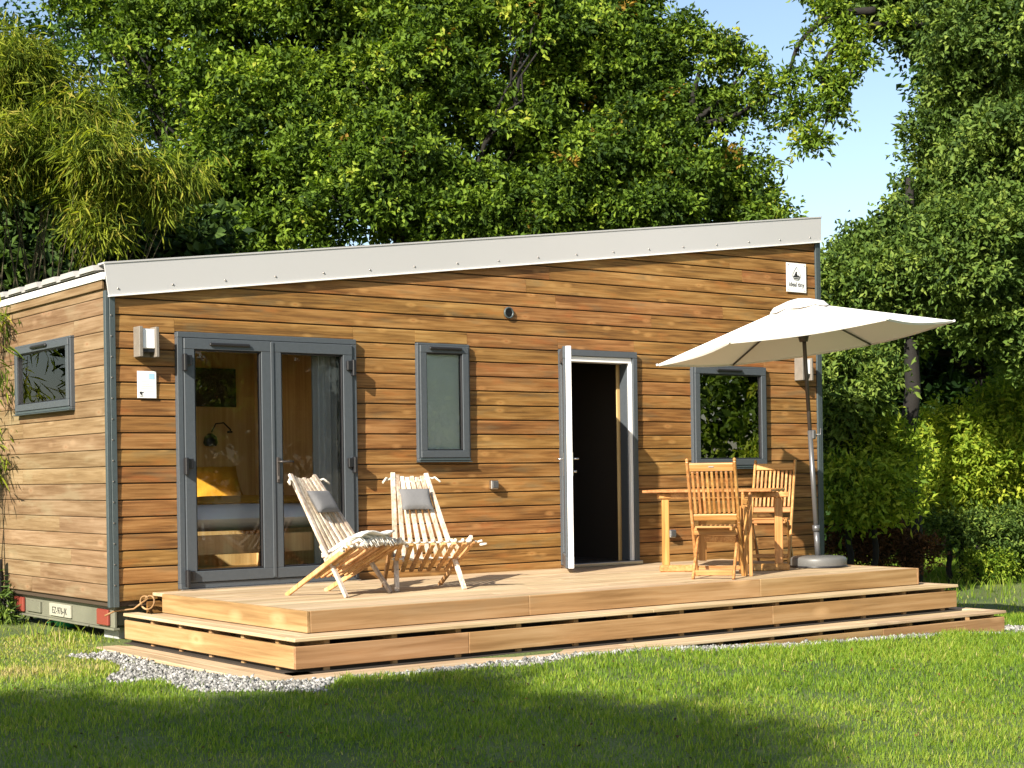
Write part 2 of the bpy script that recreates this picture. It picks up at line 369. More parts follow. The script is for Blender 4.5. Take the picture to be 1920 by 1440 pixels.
def crown(name, lobes, nclu, nleaf, ll, lw, mat, parent, seed=0, cr_=.38, droop=.1, inner=.25, hang=False, dead=0.0, up_bias=.5, flat=.55, upn=.7, tshift=0, sub=0):
    g = np.random.default_rng(seed); Lb = np.array([[*l[:3], *(l[3:] if len(l) > 4 else (l[3],)*3)] for l in lobes], float)
    if sub:
        nb_ = []
        for l in Lb:
            nb_.append([*l[:3], *(l[3:6]*.66)])
            for _ in range(sub):
                u = g.normal(size=3); u[2] += .25; u /= np.linalg.norm(u); q = g.uniform(.24, .46)
                nb_.append([*(l[:3]+u*l[3:6]*g.uniform(.62, .95)), *(l[3:6]*q*np.array([1.15, 1.15, .72]))])
        Lb = np.array(nb_)
    wt = (Lb[:, 3]*Lb[:, 5]+Lb[:, 3]*Lb[:, 4]); wt /= wt.sum()
    idx = g.choice(len(Lb), nclu, p=wt); u = unit(g.normal(size=(nclu, 3))); u[:, 2] += up_bias*g.random(nclu); u = unit(u)
    rad = np.where(g.random(nclu) < inner, g.uniform(.35, .8, nclu), g.uniform(.82, 1.04, nclu))
    rad = rad*(1+.16*vnoise(u*1.0+idx[:, None]*3.3, 2.6, seed))
    Cc = Lb[idx, :3]+u*Lb[idx, 3:6]*rad[:, None]
    # drop clusters by a density noise: holes
    hole = vnoise(Cc, 1.3, seed+5); keep = g.random(nclu) < np.clip(1.05+1.5*hole, .12, 1)
    Cc = Cc[keep]; u = u[keep]; nclu = len(Cc)
    tc_ = np.clip(.47+.20*g.normal(size=nclu)+.15*vnoise(Cc, .7, seed+9)+tshift, 0, .93)
    dd = g.random(nclu) < dead; tc_[dd] = 1.0
    # twigs in each cluster
    nt_ = 5; tw = unit(g.normal(size=(nclu, nt_, 3))*np.array([1, 1, flat])+u[:, None, :]*.55+np.array([0, 0, -.6 if hang else .12]).reshape(1, 1, 3)
               ).reshape(-1, 3) if False else None
    t = g.normal(size=(nclu, nt_, 3))*np.array([1, 1, flat])+u[:, None, :]*.6+np.array([0, 0, -.7 if hang else .1])
    t /= np.linalg.norm(t, axis=2, keepdims=True)
    per = nleaf//nt_
    s = g.random((nclu, nt_, per))**.8
    sz = cr_*g.uniform(.6, 1.25, (nclu, 1, 1, 1))
    Pp = Cc[:, None, None, :]+t[:, :, None, :]*s[..., None]*sz+g.normal(size=(nclu, nt_, per, 3))*cr_*.10
    D = t[:, :, None, :]*.8+g.normal(size=(nclu, nt_, per, 3))*.75+np.array([0, 0, -droop])
    Nn = g.normal(size=(nclu, nt_, per, 3))*.55+u[:, None, None, :]*.45+np.array([0, 0, upn])
    P2 = Pp.reshape(-1, 3); n_ = len(P2)
    Ls = ll*g.uniform(.6, 1.25, n_); Ws = lw*g.uniform(.7, 1.2, n_)
    V, loops = leaf_geo(P2, D.reshape(-1, 3), Nn.reshape(-1, 3), Ls, Ws)
    tone = np.clip(np.repeat(tc_, nt_*per)+.10*g.normal(size=n_), 0, .95); tone[np.repeat(dd, nt_*per)] = 1.0
    return tri_mesh(name, V, loops, np.repeat(tone, 4), mat, parent)
def limb(mb, p, q, r1, r2, seed, wob=.12, k=6, n=7):
    g = random.Random(seed); p = Vector(p); q = Vector(q); L_ = (q-p).length; pts = []; rs = []
    for i in range(k+1):
        t = i/k; o = Vector((g.uniform(-1, 1), g.uniform(-1, 1), g.uniform(-.5, .5)))*wob*L_*math.sin(math.pi*t)*.6
        pts.append(p.lerp(q, t)+o); rs.append(r1+(r2-r1)*t)
    mb.tube(pts, rs, n); return pts
def gz(x, y):
    """ground height"""
    x = np.asarray(x, float); y = np.asarray(y, float)
    s = np.clip((x-1.5)/12, 0, 1); z = -.432-.42*s*s*(3-2*s)*1.05
    z = z+.012*np.sin(x*1.7+y*.9)+.010*np.sin(x*.8-y*2.1+1)
    return z
def gzf(x, y): return float(gz(x, y))
def tree(name, label, base, lobes, nclu, nleaf, ll, lw, mat, tr=.22, seed=0, cat='tree', group=None, trunkmat='bark', limbs=True, boughs=(), **k):
    base = Vector(base); t = empty(name, base, 0, label, cat, group)
    lo = [tuple([l[0]-base.x, l[1]-base.y, l[2]-base.z]+list(l[3:])) for l in lobes]
    mb = MB(); top = Vector((sum(l[0] for l in lo)/len(lo), sum(l[1] for l in lo)/len(lo), sum(l[2] for l in lo)/len(lo)))
    zf = max(.6, min(l[2] for l in lo)*.75)
    fork = Vector((top.x*.12, top.y*.12, zf)); limb(mb, (0, 0, -.15), fork if limbs else (top.x*.2, top.y*.2, top.z*.95), tr, tr*(.75 if limbs else .35), seed, .05, 8, 10)
    for bgh in boughs:
        pp_ = [Vector(q)-base for q in bgh]; mb.tube(pp_, [max(.012, .07*(1-i/(len(pp_)-.5))) for i in range(len(pp_))], 7)
    if limbs:
        for i, l in enumerate(lo):
            c = Vector(l[:3]); s = fork.lerp(top, .25+.1*(i % 4)) if i % 2 else fork
            pts = limb(mb, s, c, tr*.30, tr*.09, seed*31+i, .16)
            g = random.Random(seed+i)
            for j in range(4):
                e = c+Vector((g.uniform(-1, 1), g.uniform(-1, 1), g.uniform(-.6, .9))).normalized()*l[3]*.85
                limb(mb, pts[3+j % 3], e, tr*.13, .012, seed*7+i*5+j, .14, 5, 5)
    mb.build('trunk', M[trunkmat], t)
    crown('crown', lo, nclu, nleaf, ll, lw, mat, t, seed, **k)
    return t
def curve_px(ps, n=5):
    P = [at(*q) for q in ps]; out = []
    for i in range(len(P)-1):
        a, b, c, d = P[max(i-1, 0)], P[i], P[i+1], P[min(i+2, len(P)-1)]
        for j in range(n):
            t = j/n; out.append(.5*((2*b)+(c-a)*t+(2*a-5*b+4*c-d)*t*t+(3*b-a-3*c+d)*t**3))
    return out+[P[-1]]

# ================================================================== GROUND
def grid(name, xs, ys, mat, dz=0, fn=gz, **k):
    X, Y = np.meshgrid(xs, ys); V = np.stack([X.ravel(), Y.ravel(), (fn(X, Y)+dz).ravel()], 1)
    nx = len(xs); ny = len(ys); i = np.arange(nx-1)[None, :]+np.arange(ny-1)[:, None]*nx; i = i.ravel()
    loops = np.stack([i, i+1, i+nx+1, i+nx], 1).ravel()
    return np_mesh(name, V, loops, np.arange(len(i))*4, np.full(len(i), 4), np.zeros(len(V)), mat, **k)
def spaced(a, b, c, d, n1, n2, n3): return np.concatenate([np.linspace(a, b, n1)[:-1], np.linspace(b, c, n2)[:-1], np.linspace(c, d, n3)])
grid('ground', spaced(-90, -12, 24, 130, 12, 110, 14), spaced(-60, -14, 20, 150, 10, 110, 14), M['soil'], kind='structure')

# deck footprint for masks
DX0, DX1, DY = .335, 6.82, -2.66          # top platform
T2 = (.075, 7.12, -2.93)                  # second level (x0,x1,y front)
T3 = (-.24, 7.42, -3.24)                  # lowest tread
DZ = -.025
def in_deck(x, y): return (x > T3[0]-.02) & (x < T3[1]+.02) & (y > T3[2]-.01) & (y < 0)
def in_house(x, y): return (x > 0.1) & (x < 8.4) & (y > -.1) & (y < 2.9)
def gravel_mask(x, y):
    n_ = .18*np.sin(x*3.1+y*2)+.12*np.sin(x*7.3-y*5.1)
    a = (x > -.70+n_) & (x < -.2) & (y < -.55+n_*.5) & (y > -3.6+n_)          # left strip
    a &= ~((x < -.62) & (y > -.9))
    b = (x > -.75) & (x < .6) & (y < -3.2) & (y > -3.70+.62*np.abs(x+.4)+n_*.5)
    c = (x > .3) & (x < 7.9) & (y < -3.2) & (y > -3.42+n_*.35-.14*((x > 3.0) & (x < 4.7)))
    d = (x > 7.4) & (x < 8.6) & (y < -1.5) & (y > -3.3+n_)
    return a | b | c | d
gx = np.linspace(-1.2, 9, 120)
# gravel: bed + stones in one countless mass
def gravel():
    n_ = 110000; x = RNG.uniform(-1.2, 9, n_); y = RNG.uniform(-4.3, -.4, n_); k = gravel_mask(x, y) & ~in_deck(x, y)
    x = x[k]; y = y[k]; n_ = len(x); r = .006+.017*RNG.random(n_)**2
    base = np.array([(1, 0, 0), (0, 1, 0), (-1, 0, 0), (0, -1, 0), (0, 0, .8), (0, 0, -.8)])
    F = np.array([(0, 1, 4), (1, 2, 4), (2, 3, 4), (3, 0, 4), (1, 0, 5), (2, 1, 5), (3, 2, 5), (0, 3, 5)])
    V = base[None]*r[:, None, None]*RNG.uniform(.6, 1.35, (n_, 6, 1)); a = RNG.uniform(0, 6.28, n_); c, s = np.cos(a), np.sin(a)
    Vx = V[..., 0]*c[:, None]-V[..., 1]*s[:, None]; Vy = V[..., 0]*s[:, None]+V[..., 1]*c[:, None]
    tl = RNG.normal(0, .5, n_)[:, None]; Vz = V[..., 2]+tl*Vx
    z = gz(x, y)+RNG.uniform(-.003, .012, n_)
    V = np.stack([Vx+x[:, None], Vy+y[:, None], Vz+z[:, None]], 2).reshape(-1, 3)
    loops = (F[None]+np.arange(n_)[:, None, None]*6).ravel()
    o = tri_mesh('gravel', V, loops, np.repeat(RNG.random(n_), 6), M['stone'], kind='stuff', label='pale crushed stone gravel spread along the foot of the wooden deck', cat='gravel')
gravel()

# lawn blades
def lawn():
    n_ = 430000; D0, D1 = 5.4, 36.
    u = RNG.random(n_); e = .4; d = (D0**e+u*(D1**e-D0**e))**(1/e)
    l = RNG.uniform(-.345, .345, n_)*d
    x = CAM.x+fw.x*d+rt.x*l; y = CAM.y+fw.y*d+rt.y*l
    clump = vnoise(np.stack([x, y], 1), 3.0, 3)+.6*vnoise(np.stack([x, y], 1), 9.0, 4)
    gm = gravel_mask(x, y) & (RNG.random(n_) > .015)
    bare = (x > 6.9) & (y > -.6+.3*np.sin(x)) & (y < 3.5) | ((y > 1.2) & (x < 13))
    keep = ~in_deck(x, y) & ~in_house(x, y) & ~gm & (RNG.random(n_) < np.clip(.85+.5*clump, .35, 1)) & ~(bare & (RNG.random(n_) > .12))
    x = x[keep]; y = y[keep]; d = d[keep]; clump = clump[keep]; n_ = len(x)
    sc = np.clip(d/7.5, 1, 4)
    h = (.017+.021*RNG.random(n_)+.012*np.clip(clump, -1, 1))*np.clip(sc, 1, 2.0)
    dry0 = np.exp(-((x+.7)**2/1.6+(y-.3)**2/5)); h = h*(1-.5*np.clip(dry0, 0, 1))
    edge = ((np.abs(y+.2) < .5) & (x < .15) & (x > -.6)) | ((x < -.0) & (x > -.35) & (y > -.4) & (y < 2.8))
    h = np.where(edge & (RNG.random(n_) < .14), h*RNG.uniform(1.5, 4.5, n_), h)
    far = (d > 22) & (x > 9); h = np.where(far, h*2.4, h)
    wd = .0042*sc*RNG.uniform(.7, 1.3, n_)
    az = RNG.uniform(0, 6.28, n_); lean = RNG.uniform(.1, .95, n_)*h
    P = np.stack([x, y, gz(x, y)-.004], 1); S_ = np.stack([np.cos(az), np.sin(az), np.zeros(n_)], 1)
    la = az+RNG.normal(1.57, .6, n_); Ld = np.stack([np.cos(la), np.sin(la), np.zeros(n_)], 1); Z = np.array([0, 0, 1.])
    w_ = wd[:, None]; hh = h[:, None]; ln = lean[:, None]
    v0 = P-S_*w_*.5; v1 = P+S_*w_*.5; m_ = P+Z*hh*.55+Ld*ln*.3; v2 = m_+S_*w_*.42; v3 = m_-S_*w_*.42; v4 = P+Z*hh+Ld*ln
    V = np.stack([v0, v1, v2, v3, v4], 1).reshape(-1, 3); b = np.arange(n_)*5
    loops = np.stack([b, b+1, b+2, b, b+2, b+3, b+3, b+2, b+4], 1).ravel()
    dry = np.exp(-((x+.7)**2/1.6+(y-.3)**2/5))+.9*np.exp(-((x+1.4)**2/.8+(y+1.5)**2/.10))+.25*(vnoise(np.stack([x, y], 1), .9, 8) > .25)
    tone = np.clip(.42+.16*RNG.normal(size=n_)+.12*clump+.16*vnoise(np.stack([x, y], 1), .8, 21)+.05+.30*dry+.30*(RNG.random(n_) < .03+.10*dry), 0, 1)
    tri_mesh('lawn_grass', V, loops, np.repeat(tone, 5), M['grassblade'], kind='stuff', label='short mown green grass of the lawn in front of the cabin', cat='grass')
lawn()

# ================================================================== CABIN
W_, D_, ZB = 8.44, 2.86, -.131
SL = (3.491-2.413)/8.444
def zl(x): return 2.413+SL*x
def zt(x): return 2.677+(3.77-2.677)/8.50*(x+.047)
cabin = empty('cabin', (0, 0, 0), 0, 'timber clad tiny house cabin with cream fascia and dark grey window frames', 'cabin')
P_ = .1388; G0 = 1.159
OP = [(.578, 2.318, -.02, 2.147), (2.985, 3.575, 1.047, 2.147), (4.678, 5.675, -.02, 2.147), (6.455, 7.555, .948, 2.045)]
def cover(x0, x1, z0, z1, ops):
    """rects of [x0,x1]x[z0,z1] not covered by openings"""
    xs = sorted({x0, x1, *[o[0] for o in ops if x0 < o[0] < x1], *[o[1] for o in ops if x0 < o[1] < x1]}); out = []
    for a, b in zip(xs, xs[1:]):
        m_ = (a+b)/2; o = [q for q in ops if q[0] < m_ < q[1] and q[2] < z1 and q[3] > z0]
        if not o: out.append([a, b, z0, z1]); continue
        o = o[0]
        if o[3] < z1: out.append([a, b, max(z0, o[3]), z1])
        if o[2] > z0: out.append([a, b, z0, min(z1, o[2])])
    mg = []
    for r_ in out:
        if mg and abs(mg[-1][1]-r_[0]) < 1e-6 and mg[-1][2:] == r_[2:]: mg[-1][1] = r_[1]
        else: mg.append(r_)
    return mg
def plank(a0, a1, z0, z1, axis, mat, out, gap=.006, th=.024, lip=.004):
    """one board: rounded edges, standing proud, gap left to the next board"""
    j = random.uniform(-.0012, .0012); c = .004
    if z1-z0 < .02: return
    zb_, zt_ = z0+gap*.5, z1-gap*.5
    f = -th-j
    prof = [(0, zb_), (f+c, zb_), (f, zb_+c), (f+lip*.4, zt_-c*2), (f+lip*.4+c, zt_), (0, zt_)]
    prof = [(out*abs(p[0])*-1 if False else p[0], p[1]) for p in prof]
    mb = MB()
    if axis == 'x':
        if out < 0: mb.prism(prof, a0, a1, 'x')
        else: mb.prism([(D_-p[0], p[1]) for p in prof], a0, a1, 'x')
    else:
        q = [(p[0] if out < 0 else W_-p[0], p[1]) for p in prof]
        mb.prism(q, a0, a1, 'y')
    mb.build('siding_plank', mat, cabin)
k0 = int(math.floor((ZB-G0)/P_))+0
rows = []
k = -9
while True:
    z0 = G0+k*P_; z1 = z0+P_
    if z0 > 3.6: break
    rows.append((max(z0, ZB), z1)); k += 1
rows.insert(0, (ZB-.075, rows[0][0]-.004))
rj = random.Random(5)
for i, (z0, z1) in enumerate(rows):
    xs0 = 0.052 if i else .3
    if z1 > 2.60: xs0 = max(.052, (z1-.225-2.413)/SL)
    if xs0 > 8.3: continue
    for (a, b, c0, c1) in cover(xs0, 8.392, z0, z1, OP):
        js = [a, b]
        if b-a > 2.6:
            j = a+rj.uniform(.9, b-a-.9); js = [a, j, b]
            if b-a > 6: j2 = min(b-.8, j+rj.uniform(1.6, 2.8)); js = sorted({a, j, j2, b}) if j2 > j+.5 else js
        for q0, q1 in zip(js, js[1:]):
            plank(q0+.0012, q1-.0012, c0, c1, 'x', M['siding'], -1, gap=.0105, lip=.010)
    # side, back, right
OPS = [(.675, 2.03, 1.52, 2.147)]
for i, (z0, z1) in enumerate(rows[1:]):
    if z0 > 2.50: break
    z1c = min(z1, 2.53)
    for (a, b, c0, c1) in cover(.012, D_-.01, z0, z1c, OPS):
        js = [a, b]
        if b-a > 2.3 and rj.random() < .45: js = [a, a+rj.uniform(.8, 2.0), b]
        for q0, q1 in zip(js, js[1:]): plank(q0+.001, q1-.001, c0, c1, 'y', M['siding_side'], -1, gap=.0045, lip=.001)
for i, (z0, z1) in enumerate(rows[1:]):
    if z1 < 3.45: plank(.03, D_-.03, z0, z1, 'y', M['siding_side'], 1, gap=.006)
    if z0 < 3.3:
        xs0 = .03 if z1 < 2.6 else max(.03, (z1-.2-2.413)/SL)
        plank(xs0, W_-.03, z0, z1, 'x', M['siding'], 1, gap=.008)
# wall cores
def strips(ops, a0, a1, zbot, topf, y0, y1, name, mat, axis='y'):
    mb = MB(); xs = sorted({a0, a1, *[v for o in ops for v in o[:2]]})
    for a, b in zip(xs, xs[1:]):
        m_ = (a+b)/2; o = [q for q in ops if q[0] < m_ < q[1]]
        if o:
            o = o[0]
            if o[2] > zbot+.01: mb.prism([(a, zbot), (b, zbot), (b, o[2]), (a, o[2])], y0, y1, axis)
            mb.prism([(a, o[3]), (b, o[3]), (b, topf(b)), (a, topf(a))], y0, y1, axis)
        else: mb.prism([(a, zbot), (b, zbot), (b, topf(b)), (a, topf(a))], y0, y1, axis)
    return mb.build(name, mat, cabin)
tp = lambda x: zl(x)+.06
strips(OP, .002, 8.438, -.13, tp, .002, .06, 'front_wall', M['core'])
strips(OP, .10, 8.34, .0, tp, .062, .12, 'inner_wall', M['pine'])
strips(OPS, .002, D_-.002, -.13, lambda y: 2.47, 0.002, .06, 'end_wall', M['core'], 'x')
strips(OPS, .122, D_-.122, .0, lambda y: 2.46, 0.062, .10, 'inner_wall', M['pine'], 'x')
strips([], .002, D_-.002, -.13, lambda y: 3.45, 8.38, 8.438, 'end_wall', M['core'], 'x')
strips([], .062, 8.36, -.13, tp, D_-.06, D_-.002, 'back_wall', M['core'])
strips([], .102, 8.34, .0, tp, D_-.12, D_-.062, 'inner_wall', M['pine'])
MB().box(.062, 8.37, .062, D_-.062, -.13, -.004).build('floor', M['pine'], cabin)
MB().prism([(.105, 2.40), (8.33, 3.45), (8.33, 3.47), (.105, 2.42)], .125, D_-.125, 'y').build('ceiling', M['pine'], cabin)
MB().box(2.75, 2.83, .123, D_-.123, -.003, 2.72).build('partition_wall', M['pine'], cabin)
MB().box(4.30, 4.36, .123, D_-.123, -.003, 2.9).build('partition_wall', M['dark'], cabin)  # kitchen darkness put into the wall colour
# corner trims
t = MB().box(-.034, -.002, -.036, .010, ZB-.002, 2.46, .003).box(.0, .050, -.040, -.003, ZB-.002, zl(0)+.1, .003).build('corner_trim', M['grey_trim'], cabin)
mb = MB()
for i in range(14): mb.obox((.012, -.043, .05+i*.17), (.012, .006, .012), None, .002)
mb.build('screw', M['screw'], t)
MB().box(8.394, 8.445, -.040, -.003, ZB, 3.52, .003).box(8.447, 8.475, -.036, .05, ZB, 3.50, .003).build('corner_trim', M['grey_trim'], cabin)
# fascia: tall cream sheet
mb = MB(); y0, y1 = -.062, -.045
A = [(-.047, zt(-.047)), (8.47, zt(8.47)), (8.46, zl(8.46)+.012), (-.012, zl(-.012)+.012)]
mb.prism(A, y0, y1, 'y')
mb.prism([(-.05, zt(-.047)-.004), (8.475, zt(8.475)-.004), (8.475, zt(8.475)+.010), (-.05, zt(-.047)+.010)], -.068, .07, 'y')
fas = mb.build('fascia', M['fascia'], cabin)
MB().prism([(-.012, zl(-.012)-.006), (8.46, zl(8.46)-.006), (8.46, zl(8.46)+.010), (-.012, zl(-.012)+.010)], -.070, -.042, 'y').build('drip_edge', M['whitepaint'], fas)
for i in range(18):
    x = .066+i*.483; MB().lathe((0, 0, 0), [(0, .008), (.007, .006), (.009, 0)], 8).build('screw', M['screw'], fas)
    o = C.objects[-1] if False else bpy.context.scene.collection.objects[-1]
    o.location = (x, -.063, zl(x)+.058+random.uniform(-.003, .003)); o.rotation_euler = (math.pi/2, 0, 0)
# roof sheet with ribs running up the slope
mb = MB()
mb.prism([(-.075, zt(-.075)-.055), (8.50, zt(8.5)-.055), (8.50, zt(8.5)-.045), (-.075, zt(-.075)-.045)], .08, D_+.08, 'y')
roof = mb.build('roof', M['roof'], cabin)
for i in range(7):
    y = .06+i*.43; z = zt(-.09)-.044
    mb = MB(); dz = zt(8.5)-zt(-.09)
    vs = [(-.09, y, z), (-.09, y+.02, z+.045), (-.09, y+.30, z+.045), (-.09, y+.34, z)]; vs += [(8.5, a[1], a[2]+dz) for a in vs]
    mb.add(vs, [(0, 1, 2, 3), (7, 6, 5, 4), (0, 4, 5, 1), (1, 5, 6, 2), (2, 6, 7, 3)]); mb.build('roof_rib', M['roof'], roof)
MB().box(-.058, -.032, -.04, D_+.05, 2.548, 2.607, .002).build('eave_flashing', M['whitepaint'], cabin)
MB().box(-.048, -.026, -.0, D_, 2.475, 2.540, .003).build('frieze_board', M['siding_side'], cabin)

# ---- framed windows / doors, generic in plane y (front)
def frame_bars(x0, x1, z0, z1, wd, ya, yb, mb=None, ch=.004):
    mb = mb or MB()
    mb.box(x0, x1, ya, yb, z1-wd, z1, ch); mb.box(x0, x1, ya, yb, z0, z0+wd, ch)
    mb.box(x0, x0+wd, ya+.0015, yb-.001, z0+wd, z1-wd, ch*.6); mb.box(x1-wd, x1, ya+.0015, yb-.001, z0+wd, z1-wd, ch*.6); return mb
# french door
f = frame_bars(.578, 2.318, -.012, 2.147, .048, -.075, .11).build('french_door', M['grey'], cabin)
MB().box(.575, 2.32, -.10, .0, -.024, -.013, .002).build('threshold', M['steel'], f)
for (a, b, nm) in ((.632, 1.447, 0), (1.453, 2.265, 1)):
    frame_bars(a, b, .04, 2.095, .092, -.090, -.02).build('door_leaf', M['grey'], f)
    frame_bars(a+.094, b-.094, .134, 2.001, .012, -.078, -.03).build('glazing_bead', M['hinge'], f)
    MB().box(a+.104, b-.104, -.056, -.050, .144, 1.991).build('pane', M['glass'], f)
MB().box(1.440, 1.470, -.098, -.091, .05, 2.09, .003).build('astragal', M['grey'], f)
MB().box(.86, 1.24, -.112, -.089, 2.035, 2.062, .008).build('vent_cover', M['hinge'], f)
for x in (.625, 2.262):
    for z in (1.90, 1.03, .09):
        sx = 1 if x < 1 else -1
        MB().box(x-.016, x+.016, -.140, -.088, z-.085, z+.060, .006).box(x-(.065 if sx < 0 else 0), x+(.065 if sx > 0 else 0), -.125, -.0905, z-.035, z+.050, .005).build('hinge', M['hinge'], f)
h = MB().box(1.485, 1.515, -.100, -.090, .87, 1.09, .004); h.tube([(1.50, -.095, 1.05), (1.50, -.145, 1.05), (1.515, -.152, 1.05), (1.62, -.152, 1.05)], .009, 8); h.lathe((1.50, -.103, .905), [(0.012, -.01), (.012, .02)], 8)
h.build('handle', M['poledark'], f)
# narrow window
def window(x0, x1, z0, z1, glassm, vent):
    f = frame_bars(x0, x1, z0, z1, .022, -.062, .10).build('window', M['grey'], cabin)
    frame_bars(x0+.0225, x1-.0225, z0+.03, z1-.0225, .068, -.078, -.01).build('sash', M['grey'], f)
    MB().box(x0-.004, x1+.004, -.085, -.02, z0-.012, z0-.002, .003).box(x0+.008, x1-.008, -.072, -.064, z0+.004, z0+.026, .003).build('sill', M['grey_trim'], f)
    frame_bars(x0+.092, x1-.092, z0+.1, z1-.092, .010, -.066, -.02).build('glazing_bead', M['hinge'], f)
    MB().box(x0+.1, x1-.1, -.046, -.040, z0+.108, z1-.1).build('pane', glassm, f)
    c = (vent[0]+vent[1])/2
    MB().box(vent[0], vent[1], -.102, -.079, z1-.062, z1-.035, .009).build('vent_cover', M['hinge'], f)
    return f
w1 = window(2.985, 3.575, 1.047, 2.147, M['glass'], (3.10, 3.47))
MB().box(3.06, 3.50, -.018, -.012, 1.12, 2.07).build('blind', M['blind'], w1)
w2 = window(6.455, 7.555, .948, 2.045, M['glass_dark'], (6.78, 7.16))
MB().box(6.53, 7.48, .112, .118, 1.02, 1.98).build('blind', M['dark'], w2)
# end window (plane x)
f = MB(); y0, y1, z0, z1 = .675, 2.03, 1.52, 2.147
def ybars(y0, y1, z0, z1, wd, xa, xb, ch=.004):
    mb = MB(); mb.box(xa, xb, y0, y1, z1-wd, z1, ch); mb.box(xa, xb, y0, y1, z0, z0+wd, ch)
    mb.box(xa+.0015, xb-.001, y0, y0+wd, z0+wd, z1-wd, ch*.6); mb.box(xa+.0015, xb-.001, y1-wd, y1, z0+wd, z1-wd, ch*.6); return mb
f = ybars(y0, y1, z0, z1, .02, -.060, .10).build('window', M['grey'], cabin)
ybars(y0+.0205, y1-.0205, z0+.028, z1-.0205, .060, -.075, -.01).build('sash', M['grey'], f)
MB().box(-.083, -.02, y0-.003, y1+.003, z0-.01, z0-.001, .003).box(-.070, -.062, y0+.01, y1-.01, z0+.003, z0+.024, .002).build('sill', M['grey_trim'], f)
MB().box(-.044, -.038, y0+.082, y1-.082, z0+.09, z1-.082).build('pane', M['glass'], f)
ybars(y0+.0815, y1-.0815, z0+.0895, z1-.0815, .009, -.064, -.02).build('glazing_bead', M['hinge'], f)
MB().box(-.098, -.076, 1.17, 1.55, z1-.058, z1-.030, .009).build('vent_cover', M['hinge'], f)
# entrance door: frame + open leaf
f = MB(); f.box(4.678, 5.675, -.070, .02, 2.085, 2.147, .004).box(4.678, 4.735, -.0685, .02, .0, 2.085, .003).box(5.618, 5.675, -.0685, .02, .0, 2.085, .003)
f = f.build('entrance_door', M['grey'], cabin)
MB().box(5.583, 5.617, -.052, -.016, .015, 2.03, .003).box(4.736, 4.775, -.045, .10, .015, 2.03, .003).box(4.736, 5.617, -.045, .10, 2.031, 2.084, .003).build('jamb_lining', M['whitepvc'], f)
MB().box(5.575, 5.617, -.015, .10, .015, 2.03, .003).build('rebate', M['grey'], f)
MB().box(5.555, 5.600, .121, .135, .0, 2.03, .002).build('inner_architrave', M['pine'], f)
MB().box(4.678, 5.69, -.10, .12, -.022, .012, .003).build('threshold', M['steel'], f)
hp = Vector((4.70, -.085, 0)); ang = math.atan2(-.749+.085, 4.215-4.70)
dl = empty('door_leaf_axis') if False else None
ca, sa = math.cos(ang), math.sin(ang); LW = .82
RM = Matrix(((ca, -sa, 0), (sa, ca, 0), (0, 0, 1)))
def leaf(name, boxes, mat, ch=.004):
    mb = MB()
    for (a0, a1, b0, b1, z0, z1) in boxes:
        mb.obox(hp+RM @ Vector(((a0+a1)/2, (b0+b1)/2, (z0+z1)/2)), (a1-a0, b1-b0, z1-z0), RM, ch)
    return mb.build(name, mat, f)
zz0, zz1 = .02, 2.11; wd = .115
def lbars(b0, b1, e=0): return [(0, LW, b0, b1, zz1-wd+e, zz1), (0, LW, b0, b1, zz0, zz0+wd-e), (0, wd-e, b0+.001, b1-.001, zz0+wd, zz1-wd), (LW-wd+e, LW, b0+.001, b1-.001, zz0+wd, zz1-wd)]
leaf('door_leaf', lbars(-.020, .034), M['whitepvc'])
leaf('leaf_cladding', lbars(-.046, -.021), M['grey'])
leaf('pane', [(wd-.01, LW-wd+.01, -.004, .004, zz0+wd-.01, zz1-wd+.01)], M['glass'], 0)
mb = MB()
def lp(a, b, z): return hp+RM @ Vector((a, b, z))
for sg in (-1, 1):
    o = .034 if sg > 0 else -.046
    mb.tube([lp(LW-.055, o, 1.05), lp(LW-.055, o+sg*.05, 1.05), lp(LW-.075, o+sg*.056, 1.05), lp(LW-.18, o+sg*.056, 1.05)], .009, 8)
    mb.obox(lp(LW-.055, o+sg*.004, 1.0), (.03, .008, .22), RM, .003)
mb.tube([lp(LW-.055, .034, .93), lp(LW-.055, .075, .93)], .011, 8)
mb.build('handle', M['steel'], f)
for z in (1.86, 1.05, .17): MB().obox(hp+Vector((.005, .028, z)), (.035, .05, .14), None, .006).build('hinge', M['hinge'], f)
# vent grille
v = empty('wall_vent', (4.066, -.026, 2.478), 0, 'small round dark plastic air vent high on the timber wall', 'vent')
mb = MB(); mb.lathe((0, 0, 0), [(.040, .0), (.056, .0), (.058, .012), (.052, .022), (.043, .018), (.040, .0)], 24); o = mb.build('ring', M['grey_trim'], v); o.rotation_euler = (math.pi/2, 0, 0)
mb = MB()
for i in range(6): mb.obox((0, -.010, -.032+i*.013), (.078-.02*abs(i-2.5)/2.5, .010, .004), None, .001)
mb.build('louvre', M['hinge'], v); MB().lathe((0, 0, 0), [(.0, .004), (.041, .003)], 20).build('backing', M['ink'], v).rotation_euler = (math.pi/2, 0, 0)

